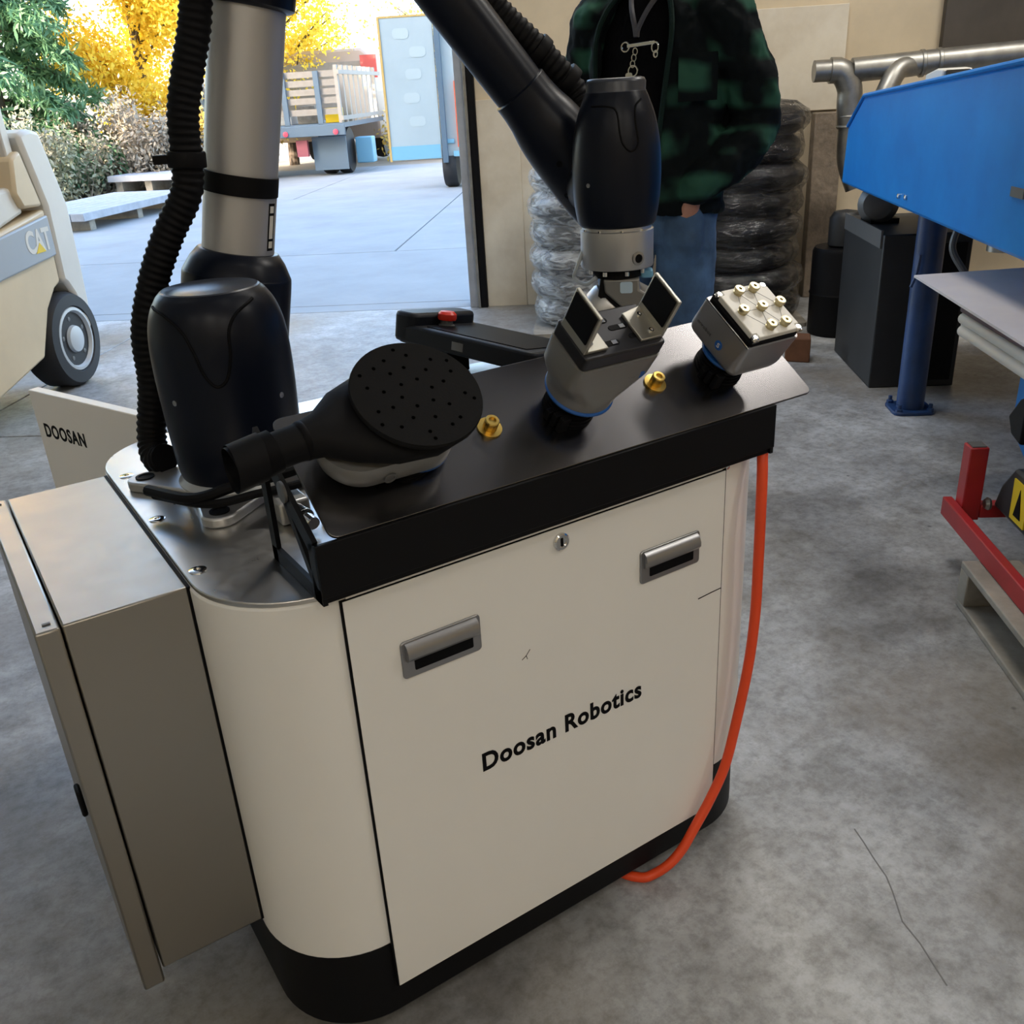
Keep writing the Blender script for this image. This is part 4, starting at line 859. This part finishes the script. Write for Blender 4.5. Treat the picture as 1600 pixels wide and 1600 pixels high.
for z, a0 in ((1.95, -1.93), (1.72, -1.72), (1.45, -1.80), (1.15, -1.85), (.85, -1.8)):
    MB(ROOM).prism(rrect(a0, a0 + .22, z, z + .13, .05, 4), 0, .003, lambda p, q: (p[0], 7.999 + (p[0] + 2.095) * .0704 - q, p[1])).build('decal_ghost', mat('decal_pale', (.43, .50, .51), .5), dr_)
MB(ROOM).box(-1.15, -1.03, 8.05, 8.098, .55, 1.4).build('tail_reflector', mat('reflector_orange', (.8, .10, .01), .35), tr)
MB(ROOM).box(-1.22, -.6, 8.06, 8.098, .43, .50).build('rear_sill', M_TRLB, tr)
for a in (-1.30, .75):
    for b_ in (7.62 if a < -1 else 9.6, 10.4): MB(ROOM).lathe([(.16, -.1), (.27, -.1), (.29, -.07), (.29, .07), (.27, .1), (.16, .1)], (a, b_ if b_ > 8 else 8.35, .29), (1, 0, 0), 28).build('tyre', M_TYRE, tr)
MB(ROOM).box(-1.40, -1.2, 8.08, 8.8, .60, .66).build('fender', M_TRLB, tr, bev=.01)
# timber piles by the trees
def pile(lbl, p0, p1, n, w_, zs, m1):
    t = thing('plank_pile', lbl, 'planks', ROOM @ Vector((p0[0], p0[1], 0)), 'timber piles in the yard'); d = (Vector(p1) - Vector(p0)).normalized(); s_ = Vector((-d.y, d.x))
    for k in range(n):
        a = Vector(p0) + s_ * (k * w_ * 1.05); b = Vector(p1) + s_ * (k * w_ * 1.05)
        MB(ROOM).bar((a.x, a.y, zs), (b.x, b.y, zs), w_, .09).build('plank', m1, t, bev=.006)
    for f_ in (.1, .5, .9):
        c = Vector(p0).lerp(Vector(p1), f_); e = c + s_ * (n * w_)
        MB(ROOM).bar((c.x, c.y, (zs - .045) / 2), (e.x, e.y, (zs - .045) / 2), .12, zs - .046).build('bearer', M_WOODP, t)
pile('low pile of long grey planks beside the forklift', (-5.25, 4.9), (-5.0, 7.6), 7, .17, .17, M_WOODG)
pile('second pile of grey planks farther towards the trees', (-6.9, 9.2), (-5.6, 9.0), 5, .17, .30, M_WOODG)

# foliage
rng = np.random.default_rng(5)
def leaves(name, centers, size, m_, par, elong=1.0, droop=0.0, kind='stuff', spread=1.0):
    n = len(centers); d = rng.normal(size=(n, 3)); d[:, 2] -= droop; d /= np.linalg.norm(d, axis=1, keepdims=True)
    e = np.cross(d, rng.normal(size=(n, 3))); e /= np.linalg.norm(e, axis=1, keepdims=True)
    s_ = size * rng.uniform(.6, 1.3, size=(n, 1)); A = centers; 
    v = np.stack([A, A + d * s_ * elong * .5 + e * s_ * .35, A + d * s_ * elong, A + d * s_ * elong * .5 - e * s_ * .35], 1).reshape(-1, 3)
    o = v.mean(0); me = bpy.data.meshes.new(name); me.vertices.add(4 * n); me.vertices.foreach_set('co', (v - o).ravel())
    me.loops.add(4 * n); me.loops.foreach_set('vertex_index', np.arange(4 * n)); me.polygons.add(n)
    me.polygons.foreach_set('loop_start', np.arange(n) * 4); me.polygons.foreach_set('loop_total', np.full(n, 4)); me.update(); me.validate()
    me.materials.append(m_)
    return place(name, me, Vector(o), par, kind=kind)
def rpt(a, b, z): return np.array(ROOM @ Vector((a, b, z)))
def conifer(lbl, a, b, h, rad, n, m_, grp):
    t = thing('conifer_tree', lbl, 'tree', ROOM @ Vector((a, b, -.035)), grp)
    MB(ROOM).lathe([(.16, -.04), (.12, h * .4), (.03, h)], (a, b, 0), n=10).build('trunk', M_BARK, t)
    bm2 = MB(ROOM); cs = []
    for k in range(70):
        z = h * (.06 + .92 * (k / 70)); L_ = rad * (1 - k / 78) * rng.uniform(.75, 1.05); an = k * 2.4 + rng.uniform(-.3, .3)
        P = [Vector((a + L_ * f_ * math.cos(an), b + L_ * f_ * math.sin(an), z + .12 * L_ * f_ - .42 * L_ * f_ * f_)) for f_ in (0, .25, .5, .75, 1)]
        bm2.tube(P, [.03, .025, .018, .012, .006], 5)
        for i in range(int(n / 70)):
            f_ = rng.uniform(.15, 1) ** .7; w_ = .28 * L_ * f_ * rng.normal(scale=.55)
            x = L_ * f_; cs.append(rpt(a + x * math.cos(an) - w_ * math.sin(an), b + x * math.sin(an) + w_ * math.cos(an), z + .12 * x - .42 * x * f_ + rng.normal(scale=.05) - abs(w_) * .3))
    bm2.build('branches', M_BARK, t)
    leaves('foliage', np.array(cs), .058, m_, t, 3.4, 1.1)
def broadleaf(lbl, nm, a, b, h, rad, n, m_, grp, lsz=.10, z0=.3, part='foliage'):
    t = thing(nm, lbl, 'tree', ROOM @ Vector((a, b, -.035)), grp)
    MB(ROOM).tube([(a, b, -.04), (a + .05, b, h * .3), (a - .05, b + .1, h * .6), (a, b, h * .9)], [.12, .09, .06, .02], 10).build('trunk', M_BARK, t)
    br = MB(ROOM); cs = []; nb_ = 46
    for k in range(nb_):
        z = h * rng.uniform(z0, .92); an = rng.uniform(0, 2 * PI); rr = rad * math.sqrt(max(.1, 1 - ((z / h - .62) / .5) ** 2)) * rng.uniform(.7, 1.05)
        p1 = Vector((a + rr * math.cos(an), b + rr * math.sin(an), z + rr * .25)); p0 = Vector((a, b, z * .75)); pm = p0.lerp(p1, .5) + Vector((rng.normal(scale=.1), rng.normal(scale=.1), .12))
        br.tube([p0, pm, p1], [.035, .02, .006], 5)
        for i in range(int(n / nb_)):
            f_ = rng.uniform(.25, 1.05); q = p0.lerp(pm, f_ * 2) if f_ < .5 else pm.lerp(p1, f_ * 2 - 1); s_ = .10 + .20 * f_
            cs.append(rpt(q.x + rng.normal(scale=s_), q.y + rng.normal(scale=s_), q.z + rng.normal(scale=s_)))
    br.build('branches', M_BARK, t)
    leaves(part, np.array(cs), lsz, m_, t, 1.3, .3)
GT = 'trees at the edge of the yard'
conifer('drooping dark green conifer behind the forklift', -8.9, 9.9, 7.5, 2.1, 60000, M_GREEN, GT)
conifer('smaller green conifer left of the drooping one', -11.6, 11.5, 6.0, 2.0, 22000, M_GREEN, GT)
broadleaf('bright yellow autumn tree right of the green conifer', 'autumn_tree', -7.5, 12.4, 6.6, 2.2, 64000, M_LEAFY, GT, .075, .06)
broadleaf('tall yellow autumn tree behind the green conifers', 'autumn_tree', -13.0, 14.5, 11.5, 2.6, 24000, M_LEAFY, GT, .14)
broadleaf('wide yellow autumn tree half hidden by the robot arm', 'autumn_tree', -5.9, 15.9, 5.0, 1.8, 22000, M_LEAFY, GT, .075, .08)
broadleaf('thin bare yellowing tree between truck and trailer', 'autumn_tree', -3.2, 20, 3.6, 1.3, 1500, M_LEAFY, GT, .09)
def bush(lbl, nm, a, b, ra, rb, h, n, m_, sz=.055):
    t = thing(nm, lbl, 'bush', ROOM @ Vector((a, b, -.035)), 'undergrowth at the edge of the yard'); st_ = MB(ROOM); cs = []
    for k in range(40):
        x, y = rng.uniform(-1, 1), rng.uniform(-1, 1); hh = h * rng.uniform(.5, 1) * (1 - .35 * x * x)
        p0 = Vector((a + ra * x * .8, b + rb * y * .8, -.04)); p1 = Vector((a + ra * x + rng.normal(scale=.12), b + rb * y + rng.normal(scale=.12), hh)); st_.tube([p0, p0.lerp(p1, .5) + Vector((rng.normal(scale=.06), rng.normal(scale=.06), 0)), p1], [.014, .01, .004], 4)
        for i in range(int(n / 40)):
            q = p0.lerp(p1, rng.uniform(.15, 1.05)); cs.append(rpt(q.x + rng.normal(scale=.13), q.y + rng.normal(scale=.13), max(0, q.z + rng.normal(scale=.1))))
    st_.build('stems', M_BRUSH, t)
    leaves('foliage', np.array(cs), sz, m_, t, 1.7, .2)
bush('grey-green brush under the conifer', 'wild_bush', -8.1, 8.9, 1.0, .7, 1.35, 15000, M_GREEN2)
bush('dry brown brush behind the plank piles', 'wild_bush', -7.0, 10.3, 1.0, .7, 1.5, 16000, M_BRUSH)
bush('green brush at the far left behind the forklift', 'wild_bush', -9.9, 8.4, .9, .8, 1.3, 13000, M_GREEN2)
bush('golden brush beneath the yellow tree', 'wild_bush', -6.2, 12.0, .9, .6, 1.6, 12000, M_HEDGE)
bush('golden hedge between the truck and the trailer', 'wild_bush', -2.7, 15.6, .9, .5, 1.5, 13000, M_HEDGE)
MB(ROOM).box(-3.0, -1.9, 16.6, 17.6, 0, .75).build('white_tank', M_WHITEP, label='white box beyond the open trailer door', cat='box', bev=.03)

# ================================================================ PERSON
pf = Vector((-.949, -.448, 0)).normalized(); plf = Vector((.448, -.949, 0)).normalized()
PM = frame(plf, -pf, (0, 0, 1), (1.74, 1.42, 0))       # x: his left, y: backwards, z: up
man = thing('person', 'man in a dark green plaid jacket, black shirt and jeans, hand in pocket', 'person', PM @ Vector((0, 0, 0)))
def ell(c, rx, ry, n=20, tilt=None):
    return [(c[0] + rx * math.cos(2 * PI * k / n), c[1] + ry * math.sin(2 * PI * k / n), c[2]) for k in range(n)]
def remesh(o, vox, smooth=3, disp=None):
    r_ = o.modifiers.new('remesh', 'REMESH'); r_.mode = 'VOXEL'; r_.voxel_size = vox; r_.use_smooth_shade = True
    s_ = o.modifiers.new('smooth', 'SMOOTH'); s_.factor = .5; s_.iterations = smooth
    if disp:
        tx = bpy.data.textures.new('folds', 'CLOUDS'); tx.noise_scale = disp[0]; d = o.modifiers.new('folds', 'DISPLACE'); d.texture = tx; d.strength = disp[1]; d.mid_level = .5; d.texture_coords = 'LOCAL'
def limb(mb, P, rr, n=14):
    Q = spline(P, 5); R_ = [p.x for p in spline([(r, 0, 0) for r in rr], 5)]; mb.tube(Q, R_, n)
LA = [(.185, .0, 1.43), (.265, .03, 1.27), (.288, .055, 1.13), (.245, -.025, 1.04), (.175, -.105, .965), (.135, -.092, .875)]
RA = [(-.185, .0, 1.43), (-.25, .03, 1.28), (-.275, .055, 1.14), (-.25, -.03, 1.02), (-.20, -.10, .945), (-.15, -.12, .88)]
LEGS = [[(s * .095, 0, .93), (s * .105, -.01, .72), (s * .11, -.015, .50), (s * .115, .015, .28), (s * .12, .02, .09)] for s in (-1, 1)]
b = MB(PM)
b.loft([ell((0, .0, .86), .15, .105), ell((0, 0, .95), .165, .115), ell((0, 0, 1.06), .145, .105), ell((0, 0, 1.2), .155, .112), ell((0, .005, 1.32), .168, .115), ell((0, .01, 1.42), .165, .09), ell((0, .012, 1.48), .10, .07), ell((0, .005, 1.52), .058, .058), ell((0, -.005, 1.575), .054, .058)])
b.loft([ell((0, -.035, 1.565), .035, .045), ell((0, -.032, 1.59), .055, .07), ell((0, -.02, 1.63), .068, .088), ell((0, -.012, 1.69), .075, .098), ell((0, -.008, 1.745), .072, .096), ell((0, -.005, 1.785), .055, .075), ell((0, -.005, 1.80), .02, .03)])
b.loft([ell((0, -.113, 1.655), .014, .012, 10), ell((0, -.122, 1.648), .016, .014, 10), ell((0, -.105, 1.70), .008, .01, 10)])
for s in (-1, 1): b.loft([ell((s * .075, .0, 1.64), .008, .014, 8), ell((s * .083, .005, 1.67), .009, .02, 8), ell((s * .08, .005, 1.70), .006, .012, 8)])
for A_ in (LA, RA): limb(b, A_, [.062, .052, .046, .040, .030, .034])
for s, A_ in ((1, LA), (-1, RA)):
    w_ = Vector(A_[-1]) + Vector((0, 0, .02)); dn = Vector((-s * .10, -.02, -1)).normalized()
    b.loft([ell((w_.x, w_.y, w_.z), .036, .020, 12), ell((w_.x - s * .006, w_.y - .004, w_.z - .05), .041, .018, 12), ell((w_.x - s * .01, w_.y - .006, w_.z - .085), .038, .014, 12)])
    for k in range(4):
        x0 = w_.x - s * .008 + (k - 1.5) * .021; ln = (.062, .074, .070, .054)[k if s < 0 else 3 - k]
        b.tube([(x0, w_.y - .005, w_.z - .075), (x0 - s * .003, w_.y - .010, w_.z - .08 - ln * .5), (x0 - s * .005, w_.y - .004, w_.z - .08 - ln)], [.0095, .009, .0075], 8)
    b.tube([(w_.x - s * .030, w_.y - .004, w_.z - .02), (w_.x - s * .044, w_.y - .004, w_.z - .05), (w_.x - s * .046, w_.y - .002, w_.z - .078)], [.013, .011, .009], 8)
for Lg in LEGS: limb(b, Lg, [.088, .082, .058, .055, .042])
for s in (-1, 1): b.loft([[(s * .12 + x, y, z) for x, y, z in ((-.035, .06, .02), (.035, .06, .02), (.035, .05, .10), (-.035, .05, .10))], [(s * .12 + x, y, z) for x, y, z in ((-.045, -.17, .02), (.045, -.17, .02), (.035, -.16, .05), (-.035, -.16, .05))]])
body = b.build('body', M_SKIN, man); remesh(body, .008, 3)
e_ = MB(PM)
for s in (-1, 1):
    MB(PM).lathe([(.0001, -.010), (.009, -.005), (.011, 0), (.009, .005), (.0001, .010)], (s * .032, -.095, 1.69), (0, -1, 0), 12).build('eye', M_WHITEP, man)
MB(PM).loft([ell((0, -.108, 1.612), .024, .006, 12), ell((0, -.112, 1.617), .026, .006, 12), ell((0, -.108, 1.622), .022, .006, 12)]).build('lips', mat('lip', (.42, .16, .13), .5), man)
h_ = MB(PM).loft([ell((0, .04, 1.64), .070, .068), ell((0, .028, 1.70), .082, .088), ell((0, .012, 1.76), .080, .100), ell((0, .0, 1.805), .058, .078), ell((0, .0, 1.822), .02, .03)]).build('hair', M_HAIR, man, ang=60)
sh = MB(PM); sh.loft([ell((0, 0, .90), .172, .125, 28), ell((0, 0, 1.0), .166, .122, 28), ell((0, -.002, 1.08), .160, .120, 28), ell((0, -.002, 1.2), .166, .124, 28), ell((0, .002, 1.32), .178, .127, 28), ell((0, .008, 1.42), .178, .102, 28), ell((0, .010, 1.475), .115, .082, 28), ell((0, .006, 1.50), .072, .068, 28)], (False, False)); sh.build('shirt', M_SHIRT, man, ang=70)
j_ = MB(PM); j_.loft([ell((0, 0, .80), .165, .115), ell((0, 0, .88), .178, .128), ell((0, 0, .96), .172, .124), ell((0, 0, 1.0), .160, .115)])
for Lg in LEGS: limb(j_, Lg[:-1] + [(Lg[-1][0], Lg[-1][1], .06)], [.102, .095, .078, .074, .066])
j_.loft([ell((.128, -.070, .915), .050, .040), ell((.126, -.085, .88), .062, .048), ell((.122, -.085, .80), .064, .046), ell((.118, -.065, .72), .05, .035)])
jo = j_.build('jeans', M_JEANS, man); remesh(jo, .010, 2, (.06, .014))
for s in (-1, 1):
    MB(PM).loft([[(s * .12 + x, y, z) for x, y, z in ((-.042, .075, 0.0), (.042, .075, 0.0), (.042, .06, .10), (-.042, .06, .10))], [(s * .12 + x, y, z) for x, y, z in ((-.05, -.06, 0.0), (.05, -.06, 0.0), (.04, -.06, .10), (-.04, -.06, .10))], [(s * .12 + x, y, z) for x, y, z in ((-.05, -.19, 0.0), (.05, -.19, 0.0), (.035, -.18, .05), (-.035, -.18, .05))]]).build('boot', M_SHOE, man, bev=.015)
# open jacket: shell with a front gap, plus sleeves
jk = MB(PM)
def jring(z, rx, ry, gapL, gapR, yc=0, th=.02, n=30):
    out = []; a0, a1 = R(-90 + gapL), R(270 - gapR)
    for k in range(n): 
        a = a0 + (a1 - a0) * k / (n - 1); out.append((rx * math.cos(a), yc + ry * math.sin(a), z))
    for k in reversed(range(n)):
        a = a0 + (a1 - a0) * k / (n - 1); out.append(((rx - th) * math.cos(a), yc + (ry - th) * math.sin(a), z))
    return out
J_ = [(.885, .215, .172, 16, 40), (.94, .213, .170, 17, 42), (1.02, .205, .165, 18, 44), (1.15, .203, .163, 22, 46), (1.28, .210, .163, 26, 46), (1.38, .212, .150, 28, 44), (1.45, .185, .125, 28, 40), (1.50, .120, .100, 32, 40), (1.535, .095, .088, 36, 42)]
jk.loft([jring(*q) for q in J_])
for A_, s in ((LA, 1), (RA, -1)): limb(jk, [(s * .15, .01, 1.43)] + A_[:-1] + [tuple(Vector(A_[-2]).lerp(Vector(A_[-1]), .30))], [.085, .088, .078, .074, .068, .055, .050])
jo = jk.build('jacket', M_PLAID, man); remesh(jo, .009, 2, (.075, .028))
for sg, gi in ((1, 3), (-1, 4)):
    ep = [(sg * q[1] * math.sin(R(q[gi])), -q[2] * math.cos(R(q[gi])) - .004, q[0]) for q in J_]
    MB(PM).tube(spline(ep, 5), .008, 8).build('jacket_edge', mat('edge_green', (.006, .017, .014), .8, spec=.15, bump=(40, .5, .01)), man)
    cl = [(sg * .095, -.075, 1.50), (sg * .075, -.098, 1.515), (sg * .10, -.02, 1.545), (sg * .06, .07, 1.56), (0, .09, 1.565)]
    MB(PM).tube(spline(cl, 6), .018, 8).build('collar', M_PLAID, man)
pk = []
for k in range(9):
    a = R(-90 + 34 + k * 4.5); pk.append(a)
m_ = MB(PM); m_.loft([[(.224 * math.cos(a), .176 * math.sin(a), z) for a in pk] for z in (1.20, 1.325)] , (False, False), False); m_.build('chest_pocket', M_PLAID, man)
# lanyard with metal clip and keys
ly = thing('key_lanyard', 'dark lanyard with a steel clip and keys hanging on the black shirt', 'lanyard', PM @ Vector((0.0, -.135, 1.3)))
MB(PM).tube(spline([(-.055, -.065, 1.50), (-.03, -.12, 1.45), (-.012, -.137, 1.40), (-.006, -.142, 1.375)], 6), .008, 6).build('strap', mat('lanyard_grey', (.05, .05, .06), .6), ly)
MB(PM).tube(spline([(.05, -.07, 1.50), (.025, -.12, 1.45), (.0, -.137, 1.40), (-.004, -.142, 1.375)], 6), .008, 6).build('strap', MATS['lanyard_grey'], ly)
def ringm(c, r, t, nm, ry=1.0):
    MB(PM).tube([(c[0] + r * math.cos(2 * PI * k / 20), c[1], c[2] + r * ry * math.sin(2 * PI * k / 20)) for k in range(21)], t, 6).build(nm, M_CHROME, ly)
MB(PM).bar((-.03, -.150, 1.353), (.055, -.150, 1.358), .006, .009).build('clip_bar', M_CHROME, ly, bev=.001)
ringm((-.036, -.150, 1.351), .012, .003, 'clip_ring'); ringm((.056, -.150, 1.345), .010, .003, 'clip_ring', 1.3); ringm((.058, -.150, 1.328), .006, .003, 'clip_ring', 1.4)
for k in range(3): ringm((-.005 - .004 * k, -.150, 1.338 - .016 * k), .007, .0022, 'chain_link', 1.3)
ringm((-.012, -.150, 1.288), .014, .003, 'key_ring'); MB(PM).prism(rrect(-.035, -.013, 1.262, 1.284, .006, 4), -.153, -.149, lambda p, z: (p[0], z, p[1])).build('key', M_CHROME, ly)
